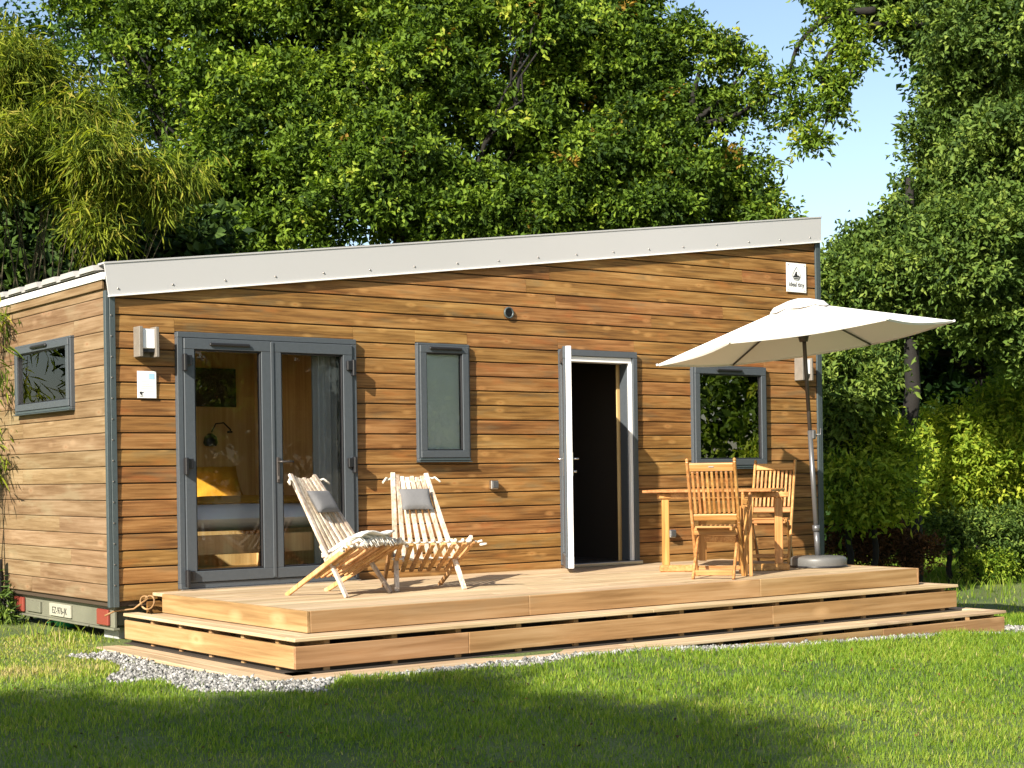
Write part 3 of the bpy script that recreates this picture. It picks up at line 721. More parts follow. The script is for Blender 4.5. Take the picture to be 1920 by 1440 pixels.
# ---- wall lamps
def wall_lamp():
    t = empty('wall_lamp')
    MB().box(-.016, .016, -.125, 0, -.125, .125, .004).build('side_panel', M['lampbody'], t)
    o = MB().box(.128, .158, -.125, 0, -.125, .125, .004).build('side_panel', M['lampbody'], t)
    MB().box(.0165, .1275, -.108, -.002, -.055, .105, .005).build('diffuser', M['opal'], t)
    MB().box(.0167, .1273, -.100, -.004, -.085, -.056, .003).build('base_box', M['hinge'], t)
    MB().box(.0167, .1273, -.012, 0, -.12, .12).build('back_plate', M['lampbody'], t)
    return t
l1 = wall_lamp(); l1.location = (.225, -.026, 2.045); tag(l1, 'wall lamp with white diffuser between grey side panels, left of the french door', 'wall lamp', 'outdoor wall lamps')
l2 = copy_tree(l1); l2.location = (8.05, -.026, 2.04); tag(l2, 'wall lamp half hidden behind the parasol pole, at the right corner', 'wall lamp', 'outdoor wall lamps')

# ---- text helper
def text(s, size, mat, parent, loc, rot=(math.pi/2, 0, 0), name='lettering', align='CENTER', sx=1.0, bold=0.0):
    c = bpy.data.curves.new(name, 'FONT'); c.body = s; c.size = size; c.align_x = align; c.extrude = .0006; c.offset = bold
    o = bpy.data.objects.new(name, c); C.objects.link(o)
    me = bpy.data.meshes.new_from_object(o.evaluated_get(bpy.context.evaluated_depsgraph_get()))
    bpy.data.objects.remove(o); me.materials.clear(); me.materials.append(mat)
    o = bpy.data.objects.new(name, me); C.objects.link(o); o.parent = parent; o.location = loc; o.rotation_euler = rot; o.scale = (sx, 1, 1)
    return o
# house sign, right
s = empty('sign', (8.075, -.036, 3.066), 0, 'white square-cornered sign with mountain logo and ideal tiny lettering, near the right gable end', 'sign')
MB().box(-.158, .158, -.003, .003, -.163, .163, .002).build('board', M['paper'], s)
mb = MB(); R_ = .066
mb.tube([(0, -.005, .120), (.030, -.005, .083), (.060, -.005, .040), (.063, -.005, .012), (.035, -.005, -.024), (0, -.005, -.030), (-.035, -.005, -.024), (-.063, -.005, .012), (-.060, -.005, .040), (-.030, -.005, .083), (0, -.005, .120)], .0018, 4, False)
mb.prism([(-.058, .004), (.060, .004), (.052, .018), (.036, .028), (.020, .026), (.006, .048), (.012, .056), (.004, .070), (-.012, .064), (-.030, .030), (-.044, .018)], -.0048, -.0032, 'y')
mb.prism([(-.046, -.010), (.048, -.010), (.050, -.002), (-.052, -.002)], -.0048, -.0032, 'y').box(-.034, .036, -.0048, -.0032, -.018, -.014)
mb.build('logo', M['ink'], s)
text('ideal tiny', .068, M['ink'], s, (0, -.0045, -.098), sx=1.0, bold=.0006)
for x in (-.128, .128):
    for z in (-.140, .140): MB().obox((x, -.006, z), (.010, .005, .010), None, .002).build('screw', M['screw'], s)
# notice, left
s = empty('notice', (.318, -.034, 1.698), 0, 'small white notice plate with pale blue box below the left wall lamp', 'sign')
MB().box(-.083, .083, -.003, .003, -.112, .112, .001).build('plate', M['paper'], s)
MB().box(.018, .066, -.0045, -.0032, .045, .092).build('blue_box', M['inkblue'], s)
mb = MB()
for i, (a, b) in enumerate(((-.05, .045), (-.055, .02), (-.05, .05), (-.055, .052), (-.03, .06))): mb.box(a, b, -.0045, -.0032, .022-.019*i, .0255-.019*i)
mb.build('text_lines', M['inkgrey'], s)
mb = MB(); mb.prism([(-.066, -.062), (-.052, -.058), (-.040, -.064), (-.030, -.060), (-.034, -.070), (-.046, -.072), (-.044, -.082), (-.034, -.088), (-.050, -.088), (-.060, -.080), (-.066, -.072)], -.0048, -.0032, 'y').box(-.062, -.034, -.0048, -.0032, -.098, -.094)
mb.build('logo', M['ink'], s)
# sockets
def socket():
    t = empty('socket'); MB().box(-.042, .042, -.045, 0, -.042, .042, .006).build('box', M['steel'], t)
    MB().box(-.036, .036, -.060, -.046, -.034, .036, .006).build('cover', M['pole'], t); return t
s1 = socket(); s1.location = (3.845, -.026, .815); tag(s1, 'small grey outdoor socket box low on the wall, left of the open door', 'socket', 'outdoor socket boxes')
s2 = copy_tree(s1); p_ = at(1274, 1001, 16.62); s2.location = (p_.x, -.026, p_.z); tag(s2, 'grey socket box low on the wall seen beneath the table top', 'socket', 'outdoor socket boxes')

# ---- interior furniture
bed = empty('bed', (0, 0, 0), 0, 'low wooden bed with white bedding seen through the french door glass', 'bed')
MB().box(.40, 2.70, .215, .25, .25, .42, .006).box(.40, .44, .255, 2.4, .25, .42, .006).box(2.66, 2.70, .255, 2.4, .25, .42, .006).build('bed_frame', M['pine'], bed)
for (x, y) in ((.46, .30), (2.58, .30), (.46, 2.3), (2.58, 2.3)): MB().bar((x, y, 0), (x+.02, y, .25), .06, .06, None, .005).build('leg', M['pine'], bed)
def cushion(name, c, size, mat, parent=None, M3=None, puff=.5, n=14, seed=0, wr=.01, **k):
    g = np.random.default_rng(seed); u = np.linspace(-1, 1, n); X, Y = np.meshgrid(u, u)
    edge = (1-np.abs(X)**3.2)*(1-np.abs(Y)**3.2); th = np.clip(edge, 0, 1)**.45
    pin = 1-.06*(np.abs(X)**2*np.abs(Y)**2)*0
    q = np.stack([X.ravel(), Y.ravel()], 1); wn = vnoise(q*2.2, 2.0, seed).reshape(n, n)*wr
    sx, sy, sz = [s_/2 for s_ in size]
    kx = 1-.07*(1-np.abs(Y)**2)*np.abs(X); ky = 1-.07*(1-np.abs(X)**2)*np.abs(Y)
    top = np.stack([X*sx*kx, Y*sy*ky, sz*th+wn*th], 2).reshape(-1, 3); bot = np.stack([X*sx*kx, Y*sy*ky, -sz*th*.8], 2).reshape(-1, 3)
    V = [Vector(v) for v in np.concatenate([top, bot])]
    if M3 is not None: V = [M3 @ v for v in V]
    V = [v+Vector(c) for v in V]; F = []
    for i in range(n-1):
        for j in range(n-1):
            a = i*n+j; F.append((a, a+1, a+n+1, a+n)); b_ = a+n*n; F.append((b_, b_+n, b_+n+1, b_+1))
    mb = MB(); mb.add(V, F, True); return mb.build(name, mat, parent, **k)
cushion('mattress', (1.55, 1.33, .555), (2.26, 2.2, .32), M['bedsheet'], bed, None, .3, 22, 1, .035)
cushion('throw', (1.6, 1.10, .70), (2.1, 1.3, .09), M['yellow'], bed, None, .3, 16, 2, .03)
Rt = Matrix.Rotation(math.radians(58), 3, 'X')
cushion('pillow', (1.86, 1.95, .84), (.66, .46, .20), M['yellow'], None, Rt, .5, 14, 3, .03, label='mustard yellow pillow propped on the bed behind the glass', cat='pillow')
y_ = D_-.125
pic = empty('picture', (2.29, y_, 1.86), 0, 'dark framed picture on the bedroom wall behind the glass', 'picture')
MB().box(-.24, .24, -.02, 0, -.20, .20, .004).build('frame', M['hinge'], pic); MB().box(-.215, .215, -.024, -.021, -.175, .175).build('panel', M['dark'], pic)
la = empty('reading_lamp', (2.30, y_, 1.36), 0, 'black gooseneck reading lamp on the bedroom wall', 'lamp')
MB().tube([(.16, 0, .04), (.12, -.10, .06), (.02, -.14, .13), (-.07, -.14, .12), (-.12, -.14, .03)], .008, 6).build('arm', M['hinge'], la)
MB().lathe((-.13, -.14, -.08), [(.02, .10), (.065, .06), (.075, .0), (.06, -.03), (.0, -.035)], 16).build('shade', M['hinge'], la)
MB().lathe((.16, 0, .04), [(.03, -.01), (.03, .01)], 10).build('wall_plate', M['hinge'], la)
def curtain(x0, x1, y, z0, z1, label):
    n = 61; mb = MB(); vs = []
    for z in (z0, z1):
        for i in range(n): t = i/(n-1); vs.append((x0+(x1-x0)*t, y+.028*math.sin(t*math.pi*10)+.008*math.sin(t*23), z))
    mb.add(vs, [(i, i+1, n+i+1, n+i) for i in range(n-1)], True)
    vs2 = [(a, b+.004, c) for a, b, c in vs]; mb.add(vs2, [(i, i+1, n+i+1, n+i) for i in range(n-1)], True)
    return mb.build('curtain', M['curtain'], None, label=label, cat='curtain')
curtain(1.99, 2.30, .155, .05, 2.10, 'pale grey curtain hanging in folds inside the right french door leaf')
MB().box(4.37, 8.33, .14, 2.72, -.0035, .004).build('kitchen_floor_shade', M['dark'], cabin); MB().box(4.37, 8.33, 2.725, 2.735, .005, 2.88).build('kitchen_wall_shade', M['dark'], cabin); MB().box(5.75, 5.80, .14, 2.72, .005, 2.9).build('partition_wall', M['dark'], cabin)  # near-black sheets over floor and wall, the room's darkness painted in
kc = empty('kitchen_cabinet', (0, 0, 0), 0, 'kitchen cupboard behind the open door, room darkness painted into its colour', 'cabinet')
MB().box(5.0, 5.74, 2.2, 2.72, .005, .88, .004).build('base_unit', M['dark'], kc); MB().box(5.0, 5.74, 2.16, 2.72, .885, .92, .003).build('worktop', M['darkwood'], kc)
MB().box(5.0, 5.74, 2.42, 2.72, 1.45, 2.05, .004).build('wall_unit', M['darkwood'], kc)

# ================================================================== TRAILER under the cabin end
tr = empty('trailer_chassis', (0, 0, 0), 0, 'pale green trailer chassis with tail lamps under the end of the cabin', 'trailer')
MB().box(.060, .085, .10, 2.72, -.315, -.140, .004).box(.05, .11, .10, 2.72, -.335, -.316, .003).build('rear_beam', M['trailer'], tr)
MB().box(.086, 8.3, .14, .22, -.30, -.14, .004).box(.086, 8.3, 2.6, 2.68, -.30, -.14, .004).build('side_rail', M['trailer'], tr)
MB().box(.11, 8.3, .3, 2.6, -.145, -.136).build('underfloor', M['dark'], tr)
for (y0, lab) in ((.175, None), (2.17, 'faded red tail lamp')):
    o = MB().box(.030, .059, y0, y0+.235, -.300, -.165, .008).build('tail_lamp', M['redlamp'], tr)
    if lab: o['label'] = lab
p_ = MB().box(.040, .058, 1.02, 1.52, -.290, -.178, .003).build('number_plate', M['plate'], tr)
text('EZ-976-JK', .085, M['ink'], p_, (.0385, 1.27, -.266), (math.pi/2, 0, -math.pi/2), 'plate_lettering')
MB().box(.03, .05, .60, 1.02, -.33, -.318, .002).box(.038, .059, 1.75, 2.10, -.285, -.185, .003).build('plate_bracket', M['trailer'], tr)
for (x, y) in ((.9, .35), (.9, 2.4)): MB().bar((x, y, -.47), (x, y, -.30), .12, .12, None, .01).build('jack_leg', M['concrete'], tr)
wh = MB()
for y in (.32,):
    for x in (3.6, 4.5): wh.tube([(x, y, -.20), (x, y+.18, -.20)], .28, 24)
wh.build('wheel', M['rubber'], tr)
j = empty('plastic_tub', (.30, 1.75, gzf(.3, 1.75)), 0, 'green plastic tub lying in the grass under the trailer', 'tub')
MB().lathe((0, 0, 0), [(0, .0), (.10, .0), (.13, .05), (.14, .07), (.12, .06), (.09, .012)], 14).build('bowl', M['greenp'], j); MB().tube([(-.13, 0, .06), (-.18, .03, .05), (-.15, .1, .04)], .008, 5).build('handle', M['greenp'], j)
b_ = empty('concrete_block', (.28, .42, gzf(.28, .42)), 0, 'pale concrete block standing under the trailer corner beside the deck', 'block')
MB().box(-.12, .12, -.15, .15, -.02, .10, .01).build('block_body', M['concrete'], b_)

# ================================================================== DECK
deck = empty('wooden_deck', (0, 0, 0), 0, 'pale wooden deck with two wide steps in front of the cabin', 'deck')
# top boards
nb = 19; bw = (-.044-DY)/nb
for i in range(nb):
    y1 = -.044-i*bw; y0 = y1-bw+.008
    js = [DX0, DX0+random.uniform(1.6, 3.2)+(i % 2)*1.2, DX1]
    for a, b in zip(js, js[1:]):
        MB().box(a+.001, b-.001, y0, y1, DZ-.028, DZ+random.uniform(-.001, .001), .003).build('deck_board', M['deck'], deck)
def board(x0, x1, y0, y1, z0, z1, nm, mt): return MB().box(x0, x1, y0, y1, z0, z1, .004).build(nm, mt, deck)
zr0, zr1 = -.176, DZ-.002
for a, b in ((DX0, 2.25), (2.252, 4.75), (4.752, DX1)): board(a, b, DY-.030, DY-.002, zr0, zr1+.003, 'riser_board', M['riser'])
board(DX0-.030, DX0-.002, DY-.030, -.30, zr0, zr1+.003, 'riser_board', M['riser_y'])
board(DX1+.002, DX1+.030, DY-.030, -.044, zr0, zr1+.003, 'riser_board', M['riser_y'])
# level 2 tread: front boards and side boards (mitred look)
z2 = -.180
for a, b in ((T2[0], 3.3), (3.302, T2[1])):
    board(a, b, T2[2], T2[2]+.135, z2-.026, z2, 'tread_board', M['deck']); board(a+.14 if a < 1 else a, b-(.14 if b > 7 else 0), T2[2]+.139, T2[2]+.270, z2-.026, z2-.001, 'tread_board', M['deck'])
board(T2[0], T2[0]+.135, T2[2]+.137, -.05, z2-.026, z2-.0005, 'tread_board', M['deck_y']); board(T2[0]+.139, T2[0]+.262, T2[2]+.272, -.30, z2-.026, z2-.0012, 'tread_board', M['deck_y'])
board(T2[1]-.135, T2[1], T2[2]+.137, -.05, z2-.026, z2-.0005, 'tread_board', M['deck_y'])
zr2 = (-.392, -.238)
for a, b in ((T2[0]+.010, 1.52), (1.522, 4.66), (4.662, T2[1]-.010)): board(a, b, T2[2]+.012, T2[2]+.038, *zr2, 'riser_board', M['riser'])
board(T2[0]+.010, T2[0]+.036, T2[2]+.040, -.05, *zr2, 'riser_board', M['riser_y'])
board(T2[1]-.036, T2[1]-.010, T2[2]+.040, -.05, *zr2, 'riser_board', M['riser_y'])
# level 3 tread
z3 = -.424
for a, b in ((T3[0], 2.9), (2.902, 5.6), (5.602, T3[1])):
    board(a, b, T3[2], T3[2]+.14, z3-.026, z3, 'tread_board', M['deck']); board(a+(.15 if a < 0 else 0), b-(.15 if b > 7 else 0), T3[2]+.144, T3[2]+.285, z3-.026, z3-.001, 'tread_board', M['deck'])
board(T3[0], T3[0]+.14, T3[2]+.142, -.18, z3-.026, z3-.0006, 'tread_board', M['deck_y']); board(T3[0]+.144, T3[0]+.285, T3[2]+.287, -.18, z3-.026, z3-.0011, 'tread_board', M['deck_y'])
board(T3[1]-.14, T3[1], T3[2]+.142, -.05, z3-.026, z3-.0006, 'tread_board', M['deck_y'])
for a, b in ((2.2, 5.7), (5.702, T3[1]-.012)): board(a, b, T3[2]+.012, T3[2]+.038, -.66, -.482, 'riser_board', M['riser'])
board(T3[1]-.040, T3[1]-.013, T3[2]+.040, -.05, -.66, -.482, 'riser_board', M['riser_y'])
# joists that show in the gaps
def joist(x0, x1, y0, y1, z0, z1): MB().box(x0, x1, y0, y1, z0, z1).build('joist', M['riser_y'], deck)
x = T2[0]+.25
while x < T2[1]-.1: joist(x, x+.045, T2[2]+.041, -.1, -.425, z2-.028); x += .55
y = T2[2]+.30
while y < -.2: joist(T2[0]+.039, T2[0]+.20, y, y+.045, -.425, z2-.029); y += .52
x = 2.6
while x < T3[1]-.1: joist(x, x+.045, T3[2]+.041, T3[2]+.28, -.68, z3-.028); x += .58
MB().box(T2[0]+.06, T2[1]-.06, T2[2]+.065, -.07, -.60, -.402).build('gap_shade', M['dark'], deck)  # near-black filler, shade of the tread gaps put into its colour
MB().box(.05, .20, T2[2]-.02, -.1, -.60, -.418).box(.05, T2[1], T2[2]-.02, T2[2]+.10, -.60, -.418).build('gap_shade', M['dark'], deck)  # more near-black fill hiding the ground, painted as gap shade
MB().box(DX0+.3, DX1-.06, DY+.05, -.08, -.42, -.06).build('underdeck_shade', M['dark'], deck)  # near-black block standing for the shade beneath the platform
# curled hose at the deck corner
mb = MB(); c0 = Vector((.25, -.14, -.10)); pts = []
for i in range(26):
    t = i/25*2*math.pi*1.35; pts.append(c0+Vector((.03*math.sin(t*.7), .075*math.cos(t), .055*math.sin(t))))
pts += [Vector((.18, -.02, -.155)), Vector((.02, .0, -.165)), Vector((-.05, .03, -.20))]
mb.tube(pts, .008, 7); mb.build('hose', M['riser'], None, label='short coil of pale hose hanging at the deck edge by the wall', cat='hose')

# ================================================================== LOUNGE CHAIRS
def stick(mb, p, q, wd=.024, th=.034, side=(1, 0, 0)): mb.bar(p, q, wd, th, side, .004); return mb
def lounge():
    """local: x right, y forward, z up"""
    t = empty('lounge_chair')
    n = 8; zt_ = .95
    fx, tx = .285, .145       # half width at foot / top
    FY, TY = .30, -.36
    def back(u, z): # u in -1..1 : line from foot to top
        k_ = z/zt_; return Vector((u*(fx+(tx-fx)*k_), FY+(TY-FY)*k_, z))
    RY, SY, SZ = -.34, .37, .395; rx, sx = .225, .315
    def seat(u, k_): return Vector((u*(rx+(sx-rx)*k_), RY+(SY-RY)*k_, SZ*k_))
    for i in range(n):
        u = -1+2*i/(n-1); o = i in (0, n-1)
        z0 = 0 if o else .235+.01*(1-abs(u)); jz = random.uniform(-.012, .015)
        sag = .025*(1-u*u)
        mb = MB(); a = back(u, z0)-Vector((0, sag*.0, 0)); b = back(u, zt_+jz-.03*(1-u*u)*1); b.y -= sag
        stick(mb, a, b, .040 if o else .037, .026); mb.build('back_slat', M['ash'], t)
    for i in range(n-1):
        u = -1+2*(i+.5)/(n-1); mb = MB(); stick(mb, seat(u, .40)+Vector((0, 0, -.012)), seat(u, 1.0)+Vector((0, .02*(1-u*u), -.01)), .036, .026); mb.build('seat_slat', M['ash_warm'], t)
    for s in (-1, 1):
        mb = MB(); stick(mb, seat(s*1.09, 0), seat(s*1.09, 1.0), .028, .036); mb.build('rear_leg', M['ash_warm'], t)
        mb = MB(); stick(mb, seat(s*1.0, .60)+Vector((0, 0, .045)), seat(s*1.02, 1.02)+Vector((0, 0, .028)), .028, .036); mb.build('side_rail', M['ash'], t)
        mb = MB(); a = back(s*1.12, .40); b = seat(s*1.05, .66)+Vector((0, 0, .045)); stick(mb, a, b, .024, .030); mb.build('side_stretcher', M['ash'], t)
    def rope(pts, r=.009, name='rope'):
        MB().tube(pts, r, 6).build(name, M['rope'], t)
    tp_ = [back(-1.35, zt_-.04)]+[back(u, zt_-.035-.03*(1-u*u))-Vector((0, .02*(1-u*u), 0)) for u in np.linspace(-1.05, 1.05, 9)]+[back(1.45, zt_-.05)]
    rope(tp_)
    for s in (-1, 1): rope([back(s*1.25, zt_-.04), back(s*1.42, zt_-.03)+Vector((0, .02, .0)), back(s*1.62, zt_-.07)+Vector((0, .03, 0))], .009)
    sp = [seat(u, .985)+Vector((0, .0, .004)) for u in np.linspace(-1.2, 1.2, 12)]; rope(sp)
    for s in (-1, 1):
        c_ = seat(s*1.22, .98); rope([c_, c_+Vector((s*.03, .01, .012)), c_+Vector((s*.045, -.01, -.012)), c_+Vector((s*.02, .015, -.02)), c_+Vector((s*.07, .03, -.015))], .010)
    rope([back(u, .255)+Vector((0, .01, 0)) for u in np.linspace(-1.15, 1.15, 9)], .008)
    # knots on the seat front
    mb = MB()
    for i in range(11):
        u = -1+2*i/10; c_ = seat(u, 1.0); mb.obox(c_+Vector((0, .006, .010)), (.030, .030, .032), None, .010)
    mb.build('rope_knots', M['rope'], t, kind='stuff')
    return t, back
def place(t, x, y, facing): t.location = (x, y, DZ); t.rotation_euler = (0, 0, math.atan2(facing[1], facing[0])-math.pi/2)
la_, backf = lounge()
place(la_, 1.315, -1.42, (.36, -.93)); tag(la_, 'left folding stick lounge chair with folded cream blanket on its seat', 'lounge chair', 'stick lounge chairs on the deck')
lb_ = copy_tree(la_); place(lb_, 2.14, -1.36, (-.32, -.947)); tag(lb_, 'right folding stick lounge chair with bare seat, in front of the wall', 'lounge chair', 'stick lounge chairs on the deck')
def world(t, v): return Matrix.Translation(t.location) @ Matrix.Rotation(t.rotation_euler.z, 4, 'Z') @ Vector(v)
bd = (backf(0, .9)-backf(0, .4)).normalized()
for (t, lab) in ((la_, 'small grey pillow on the back of the left lounge chair'), (lb_, 'small grey pillow on the back of the right lounge chair')):
    R3 = Matrix.Rotation(t.rotation_euler.z, 3, 'Z'); a = R3 @ Vector((1, 0, 0)); b = R3 @ bd; c = a.cross(b); M3 = Matrix((a, b, c)).transposed()
    if c.y > 0: pass
    p = world(t, backf(0, .72)+Vector((0, .055, .02)))
    cushion('pillow', p, (.27, .215, .095), M['grey_pillow'], None, M3, .5, 16, 6, .012, label=lab, cat='pillow', group='grey pillows on the lounge chairs')
# folded blanket on the left one
def blanket():
    mb = MB(); R3 = Matrix.Rotation(la_.rotation_euler.z, 4, 'Z'); g = random.Random(3)
    t = empty('folded_blanket', world(la_, (0, .19, .375)), la_.rotation_euler.z, 'cream fringed blanket folded on the left lounge chair seat', 'blanket')
    for l in range(3):
        nx, ny = 13, 13; V = []
        for i in range(ny):
            for j in range(nx):
                u = j/(nx-1)*2-1; v_ = i/(ny-1)*2-1
                e = (1-abs(u)**6)*(1-abs(v_)**6)
                V.append((u*.215+.01*math.sin(l*2+v_*4), v_*.185+.015*l*(-1)**l+.0, .022+l*.024+.16*v_*.24*2+.014*math.sin(u*4+l*1.7+v_*3)*1.0-.012*(1-e)-.03*max(0, v_-.7)))
        F = [(i*nx+j, i*nx+j+1, (i+1)*nx+j+1, (i+1)*nx+j) for i in range(ny-1) for j in range(nx-1)]
        nV = len(V); V2 = V+[(a, b, c-.018) for a, b, c in V]; F2 = F+[(a+nV, d+nV, c+nV, b+nV) for a, b, c, d in F]
        rim = [j for j in range(nx)]+[i*nx+nx-1 for i in range(1, ny)]+[(ny-1)*nx+j for j in range(nx-2, -1, -1)]+[i*nx for i in range(ny-2, 0, -1)]
        F2 += [(rim[i], rim[(i+1) % len(rim)], rim[(i+1) % len(rim)]+nV, rim[i]+nV) for i in range(len(rim))]
        m_ = MB(); m_.add(V2, F2, True); m_.build('fold', M['cream'], t)
    mb = MB()
    for i in range(46):
        x = -.21+.42*i/45; z = .07+g.uniform(-.02, .02); dx = g.uniform(-.02, .02)
        mb.tube([(x, .18, z), (x+dx*.5, .205, z-.012), (x+dx, .215+g.uniform(0, .02), z-.045)], .0028, 4)
    mb.build('fringe', M['cream'], t)
blanket()

# ================================================================== TEAK CHAIRS + TABLE
def teak_chair():
    t = empty('folding_chair'); H = 1.03; hw = .205
    TY, FY = -.30, .25
    def post(k_): return TY+(FY-TY)*(1-k_)
    def pp(x, z): return Vector((x, FY+(TY-FY)*(z/H), z))
    for s in (-1, 1):
        mb = MB(); mb.bar(pp(s*hw, 0), pp(s*hw, .50), .026, .044, (1, 0, 0), .006); mb.bar(pp(s*hw, .49), pp(s*hw, H), .026, .040, (1, 0, 0), .006)
        mb.tube([pp(s*hw, H-.01), pp(s*hw, H+.012), pp(s*hw, H+.02)], [.016, .015, .006], 8); mb.build('back_post', M['teak'], t)
        mb = MB(); mb.bar((s*(hw-.030), .20, .44), (s*(hw-.030), -.24, 0), .024, .044, (1, 0, 0), .006); mb.build('rear_leg', M['teak'], t)
    bdir = (pp(0, H)-pp(0, .5)).normalized()
    def rail(z, h_, name='back_rail', th=.022):
        mb = MB(); mb.bar(pp(-hw+.014, z), pp(hw-.014, z), h_, th, bdir, .004); return mb.build(name, M['teak_x'], t)
    top = rail(H-.055, .075); rail(.535, .060)
    MB().obox(pp(0, H-.05)+Vector((0, -.0125, 0)), (.045, .002, .016), None, 0).build('badge', M['screw'], top)
    for i in range(9):
        x = -hw+.038+i*(2*hw-.076)/8; mb = MB(); mb.bar(pp(x, .568), pp(x, H-.094), .023, .012, (1, 0, 0), .003); mb.build('back_slat', M['teak'], t)
    mb = MB(); mb.bar((-hw+.014, -.02, .405), (hw-.014, -.02, .405), .055, .02, (0, 0, 1), .004); mb.build('seat_rail', M['teak_x'], t)
    mb = MB(); mb.bar((-hw+.03, .215, .425), (hw-.03, .215, .425), .04, .03, (0, 0, 1), .006); mb.build('seat_rail', M['teak_x'], t)
    for i in range(7):
        y = -.16+i*.062; mb = MB(); mb.bar((-hw+.045, y, .452-.012*math.sin(i/6*math.pi)), (hw-.045, y, .452-.012*math.sin(i/6*math.pi)), .050, .016, (0, 1, 0), .004); mb.build('seat_slat', M['teak_x'], t)
    for s in (-1, 1):
        mb = MB(); mb.bar((s*(hw-.052), -.19, .436), (s*(hw-.052), .23, .436), .022, .028, (1, 0, 0), .004); mb.build('seat_side', M['teak'], t)
    mb = MB(); mb.bar((-hw+.042, -.19, .055), (hw-.042, -.19, .055), .045, .018, (0, 0, 1), .004); mb.build('stretcher', M['teak_x'], t)
    mb = MB(); mb.bar((-hw+.015, .215, .075), (hw-.015, .215, .075), .035, .018, (0, 0, 1), .004); mb.build('stretcher', M['teak_x'], t)
    return t
rxy = Vector((rt.x, rt.y, 0)).normalized(); fxy = Vector((fw.x, fw.y, 0)).normalized()
c1 = teak_chair(); fc = rxy*.25+fxy*.968
rear = Vector((4.48, -2.39, 0)); cc = rear+fc*.24; place(c1, cc.x, cc.y, (fc.x, fc.y)); tag(c1, 'slatted teak folding chair in front of the table with its back to the lawn', 'chair', 'teak folding chairs')
c2 = copy_tree(c1); f2 = -fxy*.95-rxy*.31; p_ = at(1447, 1000, 16.35); place(c2, p_.x, p_.y, (f2.x, f2.y)); tag(c2, 'teak folding chair behind the table, facing the deck steps', 'chair', 'teak folding chairs')
# third chair, folded flat, seen on edge
c3 = empty('folding_chair', (4.99, -2.34, DZ), math.atan2(fxy.y, fxy.x), 'folded teak chair standing on edge at the near side of the table', 'chair', 'teak folding chairs')
for s in (0, 1):
    y = -.0; mb = MB(); mb.bar((-.0+s*.44, 0, 0), (s*.44, -.0, .72), .040, .030, (1, 0, 0), .006); mb.tube([(s*.44, 0, .70), (s*.44, 0, .735), (s*.44, 0, .75)], [.016, .016, .006], 8); mb.build('back_post', M['teak'], c3)
    mb = MB(); mb.bar((.04+s*.36, .036, .0), (.04+s*.36, .036, .62), .040, .026, (1, 0, 0), .006); mb.build('rear_leg', M['teak'], c3)
for z in (.66, .42): MB().bar((.02, 0, z), (.42, 0, z), .05, .02, (0, 0, 1), .004).build('back_rail', M['teak_x'], c3)
for i in range(6): MB().bar((.06+i*.064, 0, .45), (.06+i*.064, 0, .63), .024, .012, (1, 0, 0), .003).build('back_slat', M['teak'], c3)
MB().bar((.06, -.03, .30), (.38, -.03, .30), .16, .014, (0, 0, 1), .004).build('seat_panel', M['teak_x'], c3)
# table
tb = empty('teak_table', (0, 0, 0), 0, 'teak dining table with a slatted top standing by the wall under the parasol', 'table')
al = math.radians(18); N_ = at(1447, 913, 14.6); ux = -math.cos(al)*rxy+math.sin(al)*fxy; vx = math.sin(al)*rxy+math.cos(al)*fxy; ZT = .745
N_.z = 0
LT, WT = 1.22, .86; ns = 9
R_t = Matrix((ux, vx, Vector((0, 0, 1)))).transposed()
def tpt(a, b, z): return N_+ux*a+vx*b+Vector((0, 0, z))
for i in range(ns):
    b0 = WT*i/ns+.003; b1 = WT*(i+1)/ns-.002
    MB().obox(tpt(LT/2, (b0+b1)/2, ZT-.014), (LT-.01, b1-b0, .026), R_t, .006).build('top_slat', M['teak_x'], tb)
mb = MB()
for b in (.10, WT-.10): mb.obox(tpt(LT/2, b, ZT-.055), (LT-.30, .028, .055), R_t, .005)
for a in (.14, LT-.14): mb.obox(tpt(a, WT/2, ZT-.056), (.028, WT-.18, .053), R_t, .005)
mb.build('apron', M['teak_x'], tb)
def gp(px, d):
    q = at(px, 1060, d); return Vector((q.x, q.y, DZ))
for (px, d, tw_) in ((1249, 15.02, .07), (1318, 15.75, .075), (1461, 15.0, .075), (1386, 15.55, .06)):
    q = gp(px, d); MB().bar(q+Vector((0, 0, .06)), Vector((q.x, q.y, ZT-.085)), tw_, .045, rxy, .006).build('leg', M['teak'], tb)
for (p0, p1, d) in ((1237, 1300, 15.0), (1403, 1480, 14.98)):
    a, b = gp(p0, d), gp(p1, d); MB().bar(a+Vector((0, 0, .033)), b+Vector((0, 0, .033)), .065, .06, (0, 0, 1), .010).build('foot', M['teak_x'], tb)
    MB().bar(Vector((a.x, a.y, ZT-.058)), Vector((b.x, b.y, ZT-.058)), .05, .045, (0, 0, 1), .008).build('top_beam', M['teak_x'], tb)
a, b = gp(1318, 15.75), gp(1386, 15.55)
MB().bar(Vector((a.x, a.y, .25)), Vector((b.x, b.y, .25)), .06, .025, (0, 0, 1), .005).build('stretcher', M['teak_x'], tb)
MB().bar(Vector((a.x, a.y, ZT-.09)), Vector((b.x, b.y, ZT-.09)), .06, .025, (0, 0, 1), .005).build('stretcher', M['teak_x'], tb)

